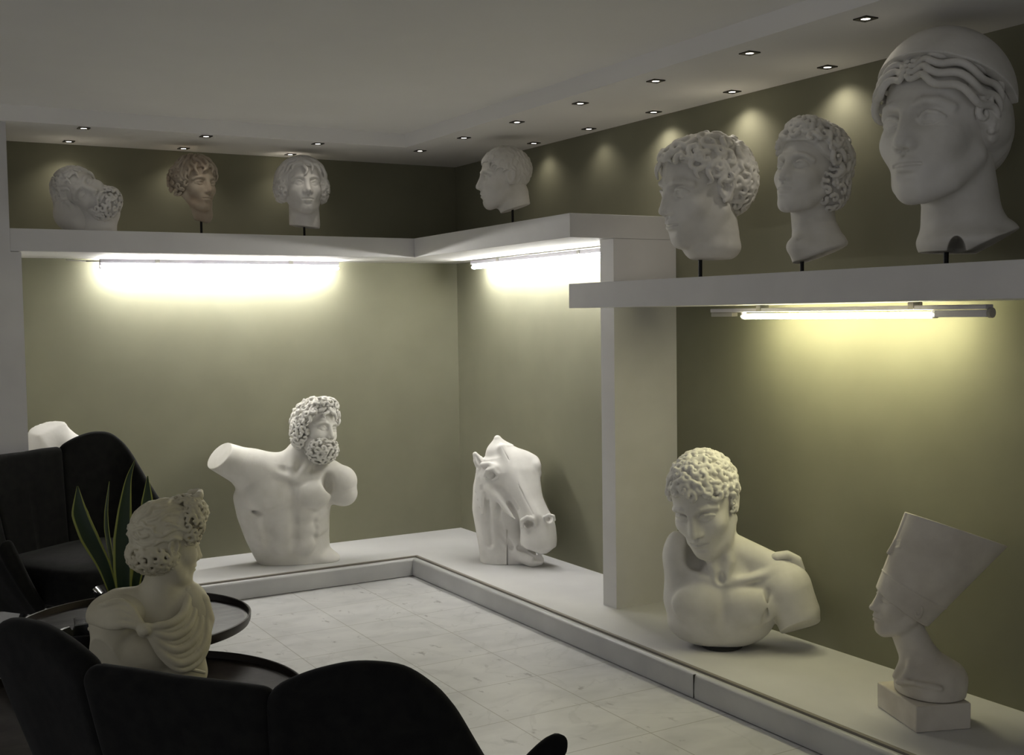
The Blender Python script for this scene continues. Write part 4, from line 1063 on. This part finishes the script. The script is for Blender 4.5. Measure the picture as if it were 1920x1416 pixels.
# ------------------------------------------------------------------ armchairs
def armchair(name, label, loc, rzv, sc_=(1,1,1), spread=0.0, s_end=1.0):
    root = empty(name, label, 'armchair', loc, rzv); root.scale = sc_
    ss = np.array([0,.14,.27,.34,.42,.50,.58,.66,.76,.86,.94,1.0])
    px = np.array([0,.105,.205,.27,.35,.435,.485,.49,.485,.485,.515,.55])
    py = np.array([-.40,-.40,-.395,-.375,-.345,-.31,-.25,-.16,-.04,.06,.12,.16])
    rz_ = np.array([.806,.808,.806,.838,.858,.850,.785,.67,.54,.50,.555,.585])
    S_ = np.linspace(0, 1, 241)
    def sm(y):
        v = np.interp(S_, ss, y)
        for _ in range(60): v[1:-1] = (v[:-2]+2*v[1:-1]+v[2:])/4; v[0] = v[1]
        return v
    k0 = np.interp(S_, ss, rz_)
    px, py = sm(px), sm(py); rs = sm(rz_); w_ = np.clip((S_-.27)/.05, 0, 1); rz_ = np.where(S_ < .272, k0, k0*(1-w_)+rs*w_); ss = S_
    ins = np.interp(S_, [0,.4,.7,.85,1], [.74,.70,.68,.66,.58])    # inset at seat level
    N, K = 121, 26
    def part(nm, s0, s1, m, th0=.062, seam=True):
        V = []; F = []; U = np.linspace(s0, s1, N if s1-s0 > .8 else 61); n = len(U)
        prof = []
        for q in range(K): prof.append((q/(K-1.0), 1))
        for q in range(1, 9): prof.append((1.0, math.cos(PI*q/9)))
        for q in range(K): prof.append((1-q/(K-1.0), -1))
        m_ = len(prof)
        def P(s, t, o):
            a = abs(s); sg = 1 if s >= 0 else -1
            X = np.interp(a, ss, px)*sg*(1+(spread*np.clip((a-.30)/.25, 0, 1)*np.clip((1-a)/.3, 0, 1) if s < 0 else 0)); Y = np.interp(a, ss, py); Z1 = np.interp(a, ss, rz_); I = np.interp(a, ss, ins)
            z0 = .30; z = z0 + (Z1-z0)*t
            k = I + (1-I)*min(1, t)**.85
            yy = -.02 + (Y+.02)*k; xx = X*k
            bulge = .012*math.sin(PI*min(t,1))*1
            return np.array([xx, yy, z]), sg
        e = 1e-3
        for i, s in enumerate(U):
            c = min(1.0, max(.0, (s1-s)/.035)) if s > 0 or s1 < 0 else 1.0
            d_edge = min(s-s0, s1-s); rr = .035
            f = math.sqrt(max(0, 1-(1-min(1, d_edge/rr))**2)) if seam else 1
            f = .55+.45*f
            for (t, o) in prof:
                p, sg = P(s, t, o); pa, _ = P(min(1, s+.02), t, o); pb, _ = P(max(-1, s-.02), t, o); pc, _ = P(s, min(t+.03, 1), o); pd, _ = P(s, max(t-.03, 0), o)
                nn = np.cross(pa-pb, pc-pd); nn /= np.linalg.norm(nn)+1e-9      # points outward or inward
                up = (pc-pd); up /= np.linalg.norm(up)+1e-9
                if nn @ np.array([p[0], p[1]+.05, 0]) < 0: nn = -nn
                th = th0*f*(.72+.28*min(1, t*1.2))*.5
                lift = math.sqrt(max(0, 1-o*o))*th if abs(o) < .999 else 0
                V.append(p - nn*o*th + up*lift)
        for i in range(n-1):
            for q in range(m_):
                r = (q+1) % m_; F.append((i*m_+q, i*m_+r, (i+1)*m_+r, (i+1)*m_+q))
        F.append(tuple(range(m_))[::-1]); F.append(tuple((n-1)*m_+q for q in range(m_)))
        return mesh_obj(nm, V, F, m, root, True, angle=1.2)
    part('back_panel', -.272, .272, M['velvet'])
    part('side_wing', .264, 1.0, M['velvet']); part('side_wing', -s_end, -.264, M['velvet'])
    # seat cushion: rounded slab
    V = []; F = []; n, r = 64, 10
    def sup(a, hx, hy, e=.45): c, s = math.cos(a), math.sin(a); return (math.copysign(abs(c)**e, c)*hx, math.copysign(abs(s)**e, s)*hy)
    rows = [(0,0,.30)]; 
    levels = [(.90,.31),(.98,.325),(1.0,.36),(1.0,.41),(.97,.435),(.90,.452),(.6,.462),(.25,.466)]
    for f, z in levels:
        for i in range(n):
            x, y = sup(2*PI*i/n, .318*f, .33*f); V.append((x*(1+.12*(y > 0)*y/.33), y+.015, z))
    for q in range(len(levels)-1):
        for i in range(n): j = (i+1) % n; F.append((q*n+i, q*n+j, (q+1)*n+j, (q+1)*n+i))
    F.append(tuple(range(n))[::-1]); F.append(tuple((len(levels)-1)*n+i for i in range(n)))
    mesh_obj('seat_cushion', V, F, M['velvet'], root, True, angle=1.2)
    MB().lathe([(.0001,.275),(.18,.275),(.25,.285),(.27,.30),(.27,.312),(.0001,.312)], 56).make('seat_base', M['velvet'], root, smooth=True, angle=.9)
    for sx, sy in ((1,1),(-1,1),(1,-1),(-1,-1)):
        MB().tube((sx*.19,sy*.19,.24),(sx*.27,sy*.27,0),.016,.010,16).make('leg', M['black_metal'], root, smooth=True, angle=.6)
    return root
armchair('armchair', 'black upholstered armchair seen from behind in the foreground', (-2.633,-4.236,0), math.atan2(.59,.80)-PI/2, (1,1,1), .22)
armchair('armchair.001', 'black upholstered winged armchair at the far left, facing the tray tables', (-2.575,-1.435,0), math.atan2(-.81,.585)-PI/2, (1.04,.92,1.10), 0.0, .86)
